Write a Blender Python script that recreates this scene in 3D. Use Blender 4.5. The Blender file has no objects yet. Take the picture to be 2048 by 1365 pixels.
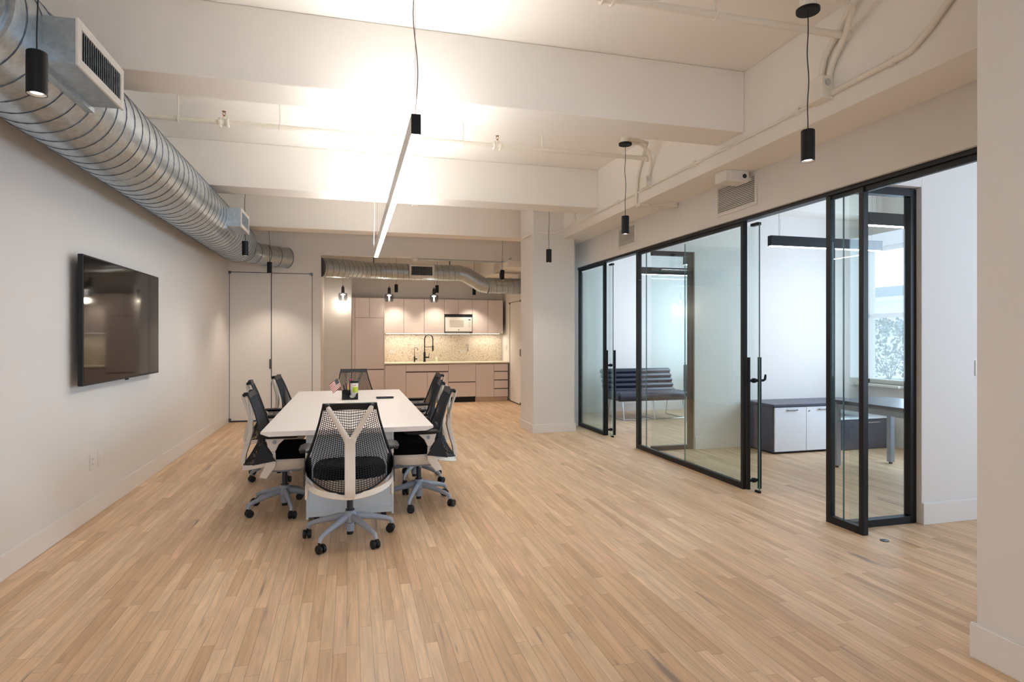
import bpy, math, random
from mathutils import Vector, Matrix
S = bpy.context.scene
COL = S.collection
PI = math.pi
R = math.radians
random.seed(7)

# ------------------------------------------------------------------ camera, world, exposure
EYE = 1.42
cam_d = bpy.data.cameras.new('camera')
cam = bpy.data.objects.new('camera', cam_d); COL.objects.link(cam)
cam_d.sensor_width = 36.0
cam_d.lens = 1204.0 / 2048.0 * 36.0
cam_d.shift_y = -7.5 / 2048.0
cam_d.clip_start = 0.05; cam_d.clip_end = 300
cam.location = (0, 0, EYE)
cam.rotation_euler = (R(90), 0, -math.atan(324 / 1204.0))
S.camera = cam
S.view_settings.view_transform = 'Standard'
S.view_settings.look = 'None'
S.view_settings.gamma = 1.0
S.view_settings.exposure = 1.0
S.view_settings.use_curve_mapping = False
try:
    S.cycles.use_denoising = True
    S.cycles.denoiser = 'OPENIMAGEDENOISE'
    S.cycles.max_bounces = 12
    S.cycles.diffuse_bounces = 6
    S.cycles.glossy_bounces = 5
    S.cycles.transparent_max_bounces = 16
    S.cycles.caustics_reflective = False
    S.cycles.caustics_refractive = False
    S.cycles.sample_clamp_indirect = 6.0
except Exception:
    pass
w = bpy.data.worlds.new('sky'); S.world = w; w.use_nodes = True
w.node_tree.nodes['Background'].inputs[0].default_value = (0.86, 0.93, 1.0, 1)
w.node_tree.nodes['Background'].inputs[1].default_value = 0.75

def area_light(name, loc, rot, sx, sy, power, col, parent=None):
    d = bpy.data.lights.new(name, 'AREA'); d.shape = 'RECTANGLE'; d.size = sx; d.size_y = sy
    d.energy = power; d.color = col
    o = bpy.data.objects.new(name, d); COL.objects.link(o)
    o.location = loc; o.rotation_euler = rot
    if parent: o.parent = parent
    return o
COOL = (0.62, 0.79, 1.0)
WARM = (1.0, 0.87, 0.70)
# daylight through the office windows, with added fill lamps
area_light('fill_behind_camera', (0.4, -2.9, 1.75), (R(-90), 0, 0), 4.2, 2.4, 27, (0.80, 0.89, 1.0)).rotation_euler = (R(90), 0, 0)  # added fill lamp behind the camera, at an unseen, assumed window
area_light('daylight_near_office', (6.72, 4.9, 1.7), (0, R(90), 0), 1.8, 2.3, 43, COOL)
area_light('daylight_far_office', (6.72, 8.8, 1.7), (0, R(90), 0), 1.8, 3.0, 50, COOL)
area_light('hall_fill', (6.3, 1.2, 1.8), (0, R(90), 0), 1.8, 2.4, 50, COOL)  # added fill lamp brightening the hall wall; no window stands here

# ------------------------------------------------------------------ materials
def lin(c): return c / 12.92 if c <= 0.04045 else ((c + 0.055) / 1.055) ** 2.4
def rgb(r, g, b): return (lin(r / 255), lin(g / 255), lin(b / 255), 1)
def principled(name, col, rough=0.5, metal=0.0, spec=0.5, bump=0.0, bscale=200.0, coat=0.0):
    m = bpy.data.materials.new(name); m.use_nodes = True
    nt = m.node_tree; b = nt.nodes['Principled BSDF']
    b.inputs['Base Color'].default_value = col
    b.inputs['Roughness'].default_value = rough
    b.inputs['Metallic'].default_value = metal
    b.inputs['Specular IOR Level'].default_value = spec
    if coat: b.inputs['Coat Weight'].default_value = coat
    tc = nt.nodes.new('ShaderNodeTexCoord')
    n = nt.nodes.new('ShaderNodeTexNoise'); n.inputs['Scale'].default_value = bscale
    n.inputs['Detail'].default_value = 2
    nt.links.new(tc.outputs['Object'], n.inputs['Vector'])
    if bump:
        bp = nt.nodes.new('ShaderNodeBump'); bp.inputs['Strength'].default_value = bump
        bp.inputs['Distance'].default_value = 0.002
        nt.links.new(n.outputs[0], bp.inputs['Height']); nt.links.new(bp.outputs[0], b.inputs['Normal'])
    else:
        mr = nt.nodes.new('ShaderNodeMapRange')
        mr.inputs['To Min'].default_value = max(0, rough - 0.03); mr.inputs['To Max'].default_value = min(1, rough + 0.03)
        nt.links.new(n.outputs[0], mr.inputs['Value']); nt.links.new(mr.outputs[0], b.inputs['Roughness'])
    return m
def emission(name, col, s):
    m = bpy.data.materials.new(name); m.use_nodes = True; nt = m.node_tree; nt.nodes.clear()
    e = nt.nodes.new('ShaderNodeEmission'); e.inputs[0].default_value = (*col, 1); e.inputs[1].default_value = s
    o = nt.nodes.new('ShaderNodeOutputMaterial'); nt.links.new(e.outputs[0], o.inputs[0]); return m
def pane_glass(name, tint, ior=1.5, gl=1.0):
    m = bpy.data.materials.new(name); m.use_nodes = True; nt = m.node_tree; nt.nodes.clear()
    t = nt.nodes.new('ShaderNodeBsdfTransparent'); t.inputs[0].default_value = (*tint, 1)
    g = nt.nodes.new('ShaderNodeBsdfGlossy'); g.inputs['Roughness'].default_value = 0.0
    g.inputs[0].default_value = (gl, gl, gl, 1)
    f = nt.nodes.new('ShaderNodeFresnel'); f.inputs[0].default_value = ior
    mx = nt.nodes.new('ShaderNodeMixShader'); o = nt.nodes.new('ShaderNodeOutputMaterial')
    ge = nt.nodes.new('ShaderNodeNewGeometry'); mi = nt.nodes.new('ShaderNodeMapRange')   # same reflectance from both faces of the thin pane
    mi.inputs['To Min'].default_value = ior; mi.inputs['To Max'].default_value = 1.0 / ior
    nt.links.new(ge.outputs['Backfacing'], mi.inputs['Value']); nt.links.new(mi.outputs[0], f.inputs[0])
    nt.links.new(f.outputs[0], mx.inputs[0]); nt.links.new(t.outputs[0], mx.inputs[1]); nt.links.new(g.outputs[0], mx.inputs[2])
    nt.links.new(mx.outputs[0], o.inputs[0]); return m

def floor_material():
    m = bpy.data.materials.new('oak_strip_floor'); m.use_nodes = True; nt = m.node_tree; N = nt.nodes; L = nt.links
    b = N['Principled BSDF']
    def math_(op, a, bb=None, c=None):
        n = N.new('ShaderNodeMath'); n.operation = op
        for i, v in enumerate((a, bb, c)):
            if v is None: continue
            if isinstance(v, (int, float)): n.inputs[i].default_value = v
            else: L.new(v, n.inputs[i])
        return n.outputs[0]
    tc = N.new('ShaderNodeTexCoord'); sp = N.new('ShaderNodeSeparateXYZ'); L.new(tc.outputs['Object'], sp.inputs[0])
    X, Y = sp.outputs[0], sp.outputs[1]
    W = 0.0585
    xr = math_('DIVIDE', X, W); row = math_('FLOOR', xr); fx = math_('FRACT', xr)
    wn = N.new('ShaderNodeTexWhiteNoise'); wn.noise_dimensions = '1D'; L.new(row, wn.inputs['W'])
    ln = math_('MULTIPLY_ADD', wn.outputs['Value'], 0.5, 0.55)
    yo = math_('MULTIPLY_ADD', wn.outputs['Value'], 37.0, 200.0)
    yy = math_('DIVIDE', math_('ADD', Y, yo), ln); pl = math_('FLOOR', yy); fy = math_('FRACT', yy)
    cb = N.new('ShaderNodeCombineXYZ'); L.new(row, cb.inputs[0]); L.new(pl, cb.inputs[1])
    pn = N.new('ShaderNodeTexWhiteNoise'); pn.noise_dimensions = '2D'; L.new(cb.outputs[0], pn.inputs['Vector'])
    spc = N.new('ShaderNodeSeparateColor'); L.new(pn.outputs['Color'], spc.inputs[0])
    # plank tone
    ramp = N.new('ShaderNodeValToRGB'); cr = ramp.color_ramp
    cols = [(0.0, (200, 164, 128)), (0.12, (210, 175, 138)), (0.45, (219, 185, 149)), (0.7, (223, 190, 154)), (0.88, (230, 199, 164)), (1.0, (217, 179, 147))]
    cr.elements[0].position = 0; cr.elements[0].color = rgb(*cols[0][1]); cr.elements[1].position = 1; cr.elements[1].color = rgb(*cols[-1][1])
    for p, c in cols[1:-1]:
        e = cr.elements.new(p); e.color = rgb(*c)
    L.new(spc.outputs[0], ramp.inputs[0])
    # grain : stretched noise shifted per plank
    sh = N.new('ShaderNodeCombineXYZ'); L.new(math_('MULTIPLY', spc.outputs[1], 60.0), sh.inputs[0]); L.new(math_('MULTIPLY', spc.outputs[2], 60.0), sh.inputs[1])
    va = N.new('ShaderNodeVectorMath'); va.operation = 'ADD'; L.new(tc.outputs['Object'], va.inputs[0]); L.new(sh.outputs[0], va.inputs[1])
    mp = N.new('ShaderNodeMapping'); mp.inputs['Scale'].default_value = (60, 3.0, 1); L.new(va.outputs[0], mp.inputs['Vector'])
    g1 = N.new('ShaderNodeTexNoise'); g1.inputs['Scale'].default_value = 1.0; g1.inputs['Detail'].default_value = 5; g1.inputs['Distortion'].default_value = 0.8; L.new(mp.outputs[0], g1.inputs['Vector'])
    mp2 = N.new('ShaderNodeMapping'); mp2.inputs['Scale'].default_value = (12, 1.2, 1); L.new(va.outputs[0], mp2.inputs['Vector'])
    g2 = N.new('ShaderNodeTexNoise'); g2.inputs['Scale'].default_value = 1.0; g2.inputs['Detail'].default_value = 3; g2.inputs['Distortion'].default_value = 1.5; L.new(mp2.outputs[0], g2.inputs['Vector'])
    gm = N.new('ShaderNodeMapRange'); gm.inputs['From Min'].default_value = 0.3; gm.inputs['From Max'].default_value = 0.7; gm.inputs['To Min'].default_value = 0.82; gm.inputs['To Max'].default_value = 1.05; L.new(g1.outputs[0], gm.inputs['Value'])
    gm2 = N.new('ShaderNodeMapRange'); gm2.inputs['From Min'].default_value = 0.3; gm2.inputs['From Max'].default_value = 0.7; gm2.inputs['To Min'].default_value = 0.80; gm2.inputs['To Max'].default_value = 1.05; L.new(g2.outputs[0], gm2.inputs['Value'])
    gg = math_('MULTIPLY', gm.outputs[0], gm2.outputs[0])
    # mineral streaks and knots (sparse, grey blue)
    mp3 = N.new('ShaderNodeMapping'); mp3.inputs['Scale'].default_value = (16, 1.3, 1); L.new(va.outputs[0], mp3.inputs['Vector'])
    g3 = N.new('ShaderNodeTexNoise'); g3.inputs['Scale'].default_value = 1.0; g3.inputs['Detail'].default_value = 2; g3.inputs['Distortion'].default_value = 0.5; L.new(mp3.outputs[0], g3.inputs['Vector'])
    st = N.new('ShaderNodeMapRange'); st.inputs['From Min'].default_value = 0.665; st.inputs['From Max'].default_value = 0.76; L.new(g3.outputs[0], st.inputs['Value'])
    stf = math_('MULTIPLY', st.outputs[0], math_('GREATER_THAN', spc.outputs[2], 0.55))
    # gaps
    ex = math_('MULTIPLY', math_('MINIMUM', fx, math_('SUBTRACT', 1.0, fx)), W)
    ey = math_('MULTIPLY', math_('MINIMUM', fy, math_('SUBTRACT', 1.0, fy)), ln)
    ed = math_('MINIMUM', ex, ey)
    gp = N.new('ShaderNodeMapRange'); gp.inputs['From Min'].default_value = 0.0004; gp.inputs['From Max'].default_value = 0.0016; gp.inputs['To Min'].default_value = 0.5; gp.inputs['To Max'].default_value = 1.0; L.new(ed, gp.inputs['Value'])
    tot = math_('MULTIPLY', gg, gp.outputs[0])
    vm = N.new('ShaderNodeVectorMath'); vm.operation = 'SCALE'; L.new(ramp.outputs[0], vm.inputs[0]); L.new(tot, vm.inputs['Scale'])
    mx = N.new('ShaderNodeMix'); mx.data_type = 'RGBA'; L.new(math_('MULTIPLY', stf, 0.75), mx.inputs[0]); L.new(vm.outputs[0], mx.inputs[6]); mx.inputs[7].default_value = rgb(112, 98, 96)
    L.new(mx.outputs[2], b.inputs['Base Color'])
    b.inputs['Roughness'].default_value = 0.42; b.inputs['Specular IOR Level'].default_value = 0.35
    rr = N.new('ShaderNodeMapRange'); rr.inputs['To Min'].default_value = 0.36; rr.inputs['To Max'].default_value = 0.52; L.new(g2.outputs[0], rr.inputs['Value']); L.new(rr.outputs[0], b.inputs['Roughness'])
    bp = N.new('ShaderNodeBump'); bp.inputs['Strength'].default_value = 0.25; bp.inputs['Distance'].default_value = 0.001; L.new(gp.outputs[0], bp.inputs['Height']); L.new(bp.outputs[0], b.inputs['Normal'])
    return m

def terrazzo_material():
    m = principled('terrazzo_backsplash', rgb(232, 214, 172), 0.35); nt = m.node_tree; N = nt.nodes; L = nt.links
    tc = N.new('ShaderNodeTexCoord'); v = N.new('ShaderNodeTexVoronoi'); v.inputs['Scale'].default_value = 55
    L.new(tc.outputs['Object'], v.inputs['Vector'])
    sc = N.new('ShaderNodeSeparateColor'); L.new(v.outputs['Color'], sc.inputs[0])
    a = N.new('ShaderNodeMath'); a.operation = 'GREATER_THAN'; a.inputs[1].default_value = 0.6; L.new(sc.outputs[0], a.inputs[0])
    d = N.new('ShaderNodeMath'); d.operation = 'LESS_THAN'; d.inputs[1].default_value = 0.42; L.new(v.outputs['Distance'], d.inputs[0])
    k = N.new('ShaderNodeMath'); k.operation = 'MULTIPLY'; L.new(a.outputs[0], k.inputs[0]); L.new(d.outputs[0], k.inputs[1])
    rp = N.new('ShaderNodeValToRGB'); rp.color_ramp.elements[0].color = rgb(120, 98, 74); rp.color_ramp.elements[1].color = rgb(176, 152, 120); L.new(sc.outputs[1], rp.inputs[0])
    mx = N.new('ShaderNodeMix'); mx.data_type = 'RGBA'; L.new(k.outputs[0], mx.inputs[0]); mx.inputs[6].default_value = rgb(222, 210, 192); L.new(rp.outputs[0], mx.inputs[7])
    L.new(mx.outputs[2], N['Principled BSDF'].inputs['Base Color']); return m

def metal_material(name, col, r0=0.22, r1=0.42):
    m = bpy.data.materials.new(name); m.use_nodes = True; nt = m.node_tree; N = nt.nodes; L = nt.links; b = N['Principled BSDF']
    b.inputs['Metallic'].default_value = 0.92
    tc = N.new('ShaderNodeTexCoord'); v = N.new('ShaderNodeTexVoronoi'); v.inputs['Scale'].default_value = 45; L.new(tc.outputs['Object'], v.inputs['Vector'])
    n = N.new('ShaderNodeTexNoise'); n.inputs['Scale'].default_value = 3; n.inputs['Detail'].default_value = 3; L.new(tc.outputs['Object'], n.inputs['Vector'])
    mr = N.new('ShaderNodeMapRange'); mr.inputs['To Min'].default_value = r0; mr.inputs['To Max'].default_value = r1; L.new(n.outputs[0], mr.inputs['Value']); L.new(mr.outputs[0], b.inputs['Roughness'])
    sc = N.new('ShaderNodeSeparateColor'); L.new(v.outputs['Color'], sc.inputs[0])
    k = N.new('ShaderNodeMapRange'); k.inputs['To Min'].default_value = 0.88; k.inputs['To Max'].default_value = 1.06; L.new(sc.outputs[0], k.inputs['Value'])
    vm = N.new('ShaderNodeVectorMath'); vm.operation = 'SCALE'; vm.inputs[0].default_value = col[:3]; L.new(k.outputs[0], vm.inputs['Scale']); L.new(vm.outputs[0], b.inputs['Base Color'])
    return m

def grain_material(name, c0, c1, rough=0.45, scale=(6, 6, 90)):
    m = principled(name, c0, rough); nt = m.node_tree; N = nt.nodes; L = nt.links
    tc = N.new('ShaderNodeTexCoord'); mp = N.new('ShaderNodeMapping'); mp.inputs['Scale'].default_value = scale; L.new(tc.outputs['Object'], mp.inputs['Vector'])
    n = N.new('ShaderNodeTexNoise'); n.inputs['Scale'].default_value = 1; n.inputs['Detail'].default_value = 4; L.new(mp.outputs[0], n.inputs['Vector'])
    mx = N.new('ShaderNodeMix'); mx.data_type = 'RGBA'; L.new(n.outputs[0], mx.inputs[0]); mx.inputs[6].default_value = c0; mx.inputs[7].default_value = c1
    L.new(mx.outputs[2], N['Principled BSDF'].inputs['Base Color']); return m

M = dict(
    wall=principled('painted_wall', rgb(226, 222, 218), 0.75, bump=0.06, bscale=120),
    ceil=principled('painted_concrete', rgb(236, 231, 224), 0.8, bump=0.25, bscale=14),
    pipe=principled('painted_pipe', rgb(228, 222, 210), 0.55),
    base=principled('baseboard_paint', rgb(228, 224, 220), 0.45),
    floor=floor_material(),
    black=principled('black_powder_coat', rgb(13, 16, 22), 0.42, spec=0.35),
    bmatte=principled('black_matte', rgb(9, 10, 13), 0.5, spec=0.3),
    cord=principled('black_cord', rgb(18, 20, 24), 0.6),
    greycord=principled('grey_cord', rgb(120, 104, 98), 0.6),
    steelcable=principled('steel_cable', rgb(150, 150, 150), 0.35, 1.0),
    duct=metal_material('galvanized_steel', (0.46, 0.52, 0.57, 1)),
    seam=principled('duct_seam', rgb(92, 104, 116), 0.5, 0.6),
    sheet=metal_material('sheet_metal', (0.45, 0.52, 0.58, 1), 0.3, 0.5),
    white=principled('white_enamel', rgb(226, 222, 216), 0.4),
    table=principled('white_laminate', rgb(226, 219, 213), 0.38),
    tbase=principled('pale_grey_laminate', rgb(196, 206, 214), 0.4),
    chair_white=principled('chair_white_plastic', rgb(222, 212, 200), 0.42),
    chair_grey=principled('chair_grey_plastic', rgb(150, 157, 170), 0.45),
    mesh=principled('black_elastomer', rgb(13, 16, 23), 0.5, spec=0.4),
    fabric=principled('black_fabric', rgb(8, 8, 10), 0.95, spec=0.1, bump=0.5, bscale=700),
    rubber=principled('black_rubber', rgb(11, 12, 15), 0.5, spec=0.4),
    dgrey=principled('dark_grey_metal', rgb(62, 64, 70), 0.35, 0.7),
    chrome=principled('brushed_chrome', rgb(200, 202, 205), 0.22, 1.0),
    cab=principled('blush_laminate', rgb(224, 211, 206), 0.42),
    cabgap=principled('cabinet_shadow_gap', rgb(96, 84, 80), 0.7),
    toe=principled('toe_kick', rgb(205, 182, 158), 0.5),
    counter=principled('cream_quartz', rgb(234, 224, 200), 0.3),
    terrazzo=terrazzo_material(),
    screen=principled('tv_screen', rgb(8, 10, 14), 0.05, spec=0.36),
    mwglass=principled('microwave_window', rgb(188, 184, 178), 0.2),
    brass=principled('brass', rgb(150, 96, 48), 0.35, 1.0),
    hinge=principled('hinge_metal', rgb(96, 96, 100), 0.4, 0.8),
    gap=principled('dark_gap', rgb(52, 54, 60), 0.8),
    smoke=pane_glass('smoked_glass', (0.72, 0.73, 0.75), 1.6),
    glass=pane_glass('clear_glass', (0.93, 0.968, 0.962), 1.4),
    edge=principled('glass_edge', rgb(96, 128, 132), 0.15),
    led=emission('led_strip', (1.0, 0.97, 0.95), 28.0),
    ledup=emission('led_uplight', (1.0, 0.972, 0.94), 68.0),
    officeled=emission('office_led', (0.93, 0.97, 1.0), 9.0),
    bulb=emission('spot_lens', (1.0, 0.93, 0.86), 6.0),
    filament=emission('warm_filament', (1.0, 0.88, 0.76), 5.0),
    undercab=emission('undercabinet_led', (1.0, 0.88, 0.72), 2.6),
    reflector=principled('satin_reflector', rgb(225, 222, 216), 0.25, 0.6),
    leather=principled('black_leather', rgb(26, 34, 56), 0.28, spec=0.6, bump=0.1, bscale=60),
    ash=grain_material('dark_ash_laminate', rgb(62, 64, 80), rgb(84, 86, 102), 0.35),
    officewhite=principled('white_file_front', rgb(226, 230, 236), 0.35),
    deskleg=principled('silver_desk_frame', rgb(150, 160, 174), 0.4, 0.3),
    stone=principled('pale_stone', rgb(202, 208, 214), 0.8),
    stone2=principled('grey_stone', rgb(146, 158, 168), 0.8),
    farglass=principled('far_window_glass', rgb(120, 134, 148), 0.2),
    leaf=principled('shrub_leaf', rgb(84, 118, 92), 0.3, spec=0.8),
    bark=principled('shrub_bark', rgb(110, 96, 80), 0.8),
    red=principled('flag_red', rgb(170, 22, 28), 0.7), blue=principled('flag_blue', rgb(26, 32, 66), 0.7), wt=principled('flag_white', rgb(238, 234, 230), 0.7),
    wood=principled('pale_dowel', rgb(214, 190, 150), 0.6), lime=principled('lime_label', rgb(176, 192, 40), 0.5),
    pink=principled('magenta_plastic', rgb(214, 40, 110), 0.4), purple=principled('purple_plastic', rgb(66, 40, 84), 0.4), yellow=principled('yellow_plastic', rgb(226, 206, 96), 0.5),
    soap=principled('soap_green', rgb(206, 214, 178), 0.2),
)

# ------------------------------------------------------------------ mesh builder
class MB:
    def __init__(s): s.v = []; s.f = []
    def add(s, vs, fs):
        o = len(s.v); s.v += [tuple(p) for p in vs]; s.f += [tuple(i + o for i in f) for f in fs]; return s
    def box(s, x0, x1, y0, y1, z0, z1):
        vs = [(x, y, z) for z in (z0, z1) for y in (y0, y1) for x in (x0, x1)]
        return s.add(vs, [(0, 2, 3, 1), (4, 5, 7, 6), (0, 1, 5, 4), (2, 6, 7, 3), (0, 4, 6, 2), (1, 3, 7, 5)])
    def obox(s, c, size, rot=(0, 0, 0)):
        from mathutils import Euler
        m = Euler(rot).to_matrix(); c = Vector(c); hx, hy, hz = (q / 2 for q in size)
        vs = [c + m @ Vector((x, y, z)) for z in (-hz, hz) for y in (-hy, hy) for x in (-hx, hx)]
        return s.add(vs, [(0, 2, 3, 1), (4, 5, 7, 6), (0, 1, 5, 4), (2, 6, 7, 3), (0, 4, 6, 2), (1, 3, 7, 5)])
    def tube(s, pts, r, n=12, caps=True, up=None, flat=1.0):
        pts = [Vector(p) for p in pts]; k = len(pts)
        rs = r if isinstance(r, (list, tuple)) else [r] * k
        T = [(pts[min(i + 1, k - 1)] - pts[max(i - 1, 0)]).normalized() for i in range(k)]
        u = Vector(up) if up else (Vector((0, 0, 1)) if abs(T[0].z) < 0.9 else Vector((1, 0, 0)))
        a = (u - T[0] * u.dot(T[0])).normalized()
        vs = []
        for i in range(k):
            a = (a - T[i] * a.dot(T[i])).normalized(); b = T[i].cross(a)
            for j in range(n):
                t = 2 * PI * j / n
                vs.append(pts[i] + a * (math.cos(t) * rs[i]) + b * (math.sin(t) * rs[i] * flat))
        fs = [(i * n + j, i * n + (j + 1) % n, (i + 1) * n + (j + 1) % n, (i + 1) * n + j) for i in range(k - 1) for j in range(n)]
        if caps: fs += [tuple(range(n))[::-1], tuple((k - 1) * n + j for j in range(n))]
        return s.add(vs, fs)
    def cyl(s, p0, p1, r, n=20, r1=None): return s.tube([p0, p1], [r, r if r1 is None else r1], n)
    def lathe(s, prof, c=(0, 0, 0), n=28, closed=False, caps=True):
        vs = [(c[0] + r * math.cos(2 * PI * j / n), c[1] + r * math.sin(2 * PI * j / n), c[2] + z) for r, z in prof for j in range(n)]
        k = len(prof); m = k if closed else k - 1
        fs = [(i * n + j, i * n + (j + 1) % n, ((i + 1) % k) * n + (j + 1) % n, ((i + 1) % k) * n + j) for i in range(m) for j in range(n)]
        if not closed and caps:
            if prof[0][0] > 1e-6: fs.append(tuple(range(n))[::-1])
            if prof[-1][0] > 1e-6: fs.append(tuple((k - 1) * n + j for j in range(n)))
        return s.add(vs, fs)
    def prism(s, poly, axis, a0, a1):
        def P(p, a): return {'x': (a, p[0], p[1]), 'y': (p[0], a, p[1]), 'z': (p[0], p[1], a)}[axis]
        n = len(poly); vs = [P(p, a0) for p in poly] + [P(p, a1) for p in poly]
        return s.add(vs, [tuple(range(n))[::-1], tuple(range(n, 2 * n))] + [(i, (i + 1) % n, n + (i + 1) % n, n + i) for i in range(n)])
    def surf(s, F, nu, nv, th):
        """closed slab following F(u,v) for u,v in 0..1, thickness th along its normal"""
        def nrm(u, v):
            e = 1e-3
            a = Vector(F(min(u + e, 1), v)) - Vector(F(max(u - e, 0), v)); b = Vector(F(u, min(v + e, 1))) - Vector(F(u, max(v - e, 0)))
            n = a.cross(b); return n.normalized() if n.length > 1e-12 else Vector((0, 0, 1))
        top, bot = [], []
        for j in range(nv + 1):
            for i in range(nu + 1):
                u, v = i / nu, j / nv; p = Vector(F(u, v)); n = nrm(u, v) * (th / 2); top.append(p + n); bot.append(p - n)
        q = nu + 1; o = len(top)
        fs = []
        for j in range(nv):
            for i in range(nu):
                a = j * q + i; fs.append((a, a + 1, a + q + 1, a + q)); fs.append((o + a, o + a + q, o + a + q + 1, o + a + 1))
        for i in range(nu): fs.append((i, o + i, o + i + 1, i + 1)); a = nv * q + i; fs.append((a, a + 1, o + a + 1, o + a))
        for j in range(nv): a = j * q; fs.append((a, a + q, o + a + q, o + a)); a = j * q + nu; fs.append((a, o + a, o + a + q, a + q))
        return s.add(top + bot, fs)
    def build(s, name, mat, parent=None, bevel=0.0, smooth=True, local=False, seg=2):
        me = bpy.data.meshes.new(name)
        if local: off = Vector((0, 0, 0))
        elif parent is not None: off = Vector(parent.get('_w', (0, 0, 0)))
        else:
            xs, ys, zs = zip(*s.v); off = Vector(((min(xs) + max(xs)) / 2, (min(ys) + max(ys)) / 2, min(zs)))
        me.from_pydata([tuple(Vector(p) - off) for p in s.v], [], s.f); me.update()
        me.materials.append(M[mat] if isinstance(mat, str) else mat)
        import bmesh
        bm = bmesh.new(); bm.from_mesh(me); bmesh.ops.recalc_face_normals(bm, faces=bm.faces); bm.to_mesh(me); bm.free()
        if smooth:
            me.shade_smooth(); me.set_sharp_from_angle(angle=R(34))
        o = bpy.data.objects.new(name, me); COL.objects.link(o)
        if parent is not None:
            o.parent = parent; WL[o.name] = WL.get(parent.name, Vector((0, 0, 0)))
        else:
            o.location = (0, 0, 0) if local else off; WL[o.name] = Vector(o.location)
        if bevel:
            b = o.modifiers.new('bevel', 'BEVEL'); b.width = bevel; b.segments = seg; b.limit_method = 'ANGLE'; b.angle_limit = R(40)
            b.harden_normals = False
        return o
WL = {}
_old_build = MB.build
def _build(s, name, mat, parent=None, **k):
    # world coordinates: subtract the world place of the parent chain
    if parent is not None and not k.get('local'):
        w_ = WL.get(parent.name, Vector((0, 0, 0)))
        s.v = [tuple(Vector(p) - w_) for p in s.v]
        k['local'] = True
    return _old_build(s, name, mat, parent, **k)
MB.build = _build

def tag(o, label=None, cat=None, group=None, kind=None):
    if label: o['label'] = label
    if cat: o['category'] = cat
    if group: o['group'] = group
    if kind: o['kind'] = kind
    return o
def empty(name, loc, label=None, cat=None, group=None, rz=0.0, kind=None):
    o = bpy.data.objects.new(name, None); COL.objects.link(o); o.location = loc; o.rotation_euler = (0, 0, rz)
    o.empty_display_size = 0.1; WL[o.name] = Vector(loc); return tag(o, label, cat, group, kind)
def copy_tree(o, parent=None):
    c = o.copy(); COL.objects.link(c); c.parent = parent
    for ch in list(o.children): copy_tree(ch, c)
    return c
def struct(name, mb, mat, label=None, **k):
    o = mb.build(name, mat, **k); return tag(o, label, None, None, 'structure')

# ------------------------------------------------------------------ room shell
XL, XW, XG = -1.97, 3.50, 3.10          # left wall, partition wall face, girder face
ZC, ZB, ZG = 3.585, 3.09, 2.905         # ceiling, cross beam soffit, girder soffit
struct('floor', MB().box(-2.2, 7.2, -3.2, 14.0, -0.2, 0.0), 'floor', 'pale oak strip floor', smooth=False)
struct('ceiling', MB().box(-2.2, 7.2, -3.2, 14.0, ZC, ZC + 0.2), 'ceil', 'painted ceiling', smooth=False)
struct('wall_left', MB().box(XL - 0.15, XL, -3.2, 14.0, 0, ZC), 'wall', 'long white wall behind the television', smooth=False)
struct('wall_back', MB().box(XL, XL + 0.3, -3.2, -3.0, 0, ZC).box(2.5, 2.7, -3.2, -3.0, 0, ZC).box(XL + 0.3, 2.5, -3.2, -3.0, 0, 0.5).box(XL + 0.3, 2.5, -3.2, -3.0, 3.05, ZC), 'wall', smooth=False)
# far wall with the double doors and the header over the kitchen opening
FY = 10.9
struct('wall_far', MB().box(XL, -1.945, FY, FY + 0.12, 0, ZC).box(-0.625, -0.49, FY, FY + 0.12, 0, ZC).box(-1.945, -0.625, FY, FY + 0.12, 2.515, ZC)
       .box(-0.49, 3.12, FY, FY + 0.12, 2.85, ZC), 'wall', 'far white wall round the double doors', smooth=False)
struct('wall_kitchen_left', MB().box(-0.61, -0.49, FY + 0.12, 12.35, 0, ZC).box(-0.61, 0.03, 12.35, 13.6, 0, ZC), 'wall', smooth=False)
struct('wall_kitchen_back', MB().box(-0.61, 3.6, 13.6, 13.75, 0, ZC), 'wall', smooth=False)
struct('wall_kitchen_right', MB().box(3.43, 3.55, 9.2, 11.55, 0, ZC).box(3.43, 3.55, 12.95, 13.6, 0, ZC).box(3.43, 3.55, 11.55, 12.95, 2.19, ZC), 'wall', smooth=False)
struct('wall_column', MB().box(2.62, 3.27, 8.52, 9.2, 0, ZC), 'wall', 'square white column by the kitchen', smooth=False, bevel=0.006)
struct('wall_column_return', MB().box(3.27, XW + 0.1, 9.08, 9.2, 0, ZC), 'wall', smooth=False)
struct('wall_partition', MB().box(XW, XW + 0.14, 2.0, 9.2, 2.532, ZC), 'wall', 'wall strip above the black framed glass', smooth=False)
struct('wall_right', MB().box(2.68, 3.75, -3.2, 2.04, 0, ZC), 'wall', 'foreground wall end at the right edge', smooth=False, bevel=0.004)
# cross beams and girder
for i, (a, b) in enumerate(((4.24, 4.61), (7.23, 7.6), (9.75, 10.1))):
    struct('trim_%d' % (i + 1), MB().box(XL, XG, a, b, ZB, ZC), 'ceil', ('nearest', 'middle', 'farthest')[i] + ' cross beam under the ceiling', smooth=False, bevel=0.008)
struct('trim_4', MB().box(XL, XG, 1.0, 1.37, ZB, ZC), 'ceil', smooth=False)
struct('trim_5', MB().box(XG, XW, 2.04, 10.9, ZG, ZC).box(2.9, 3.43, 11.02, 13.6, ZG - 0.15, ZC), 'ceil', 'long girder above the glass front', smooth=False, bevel=0.006)
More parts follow.
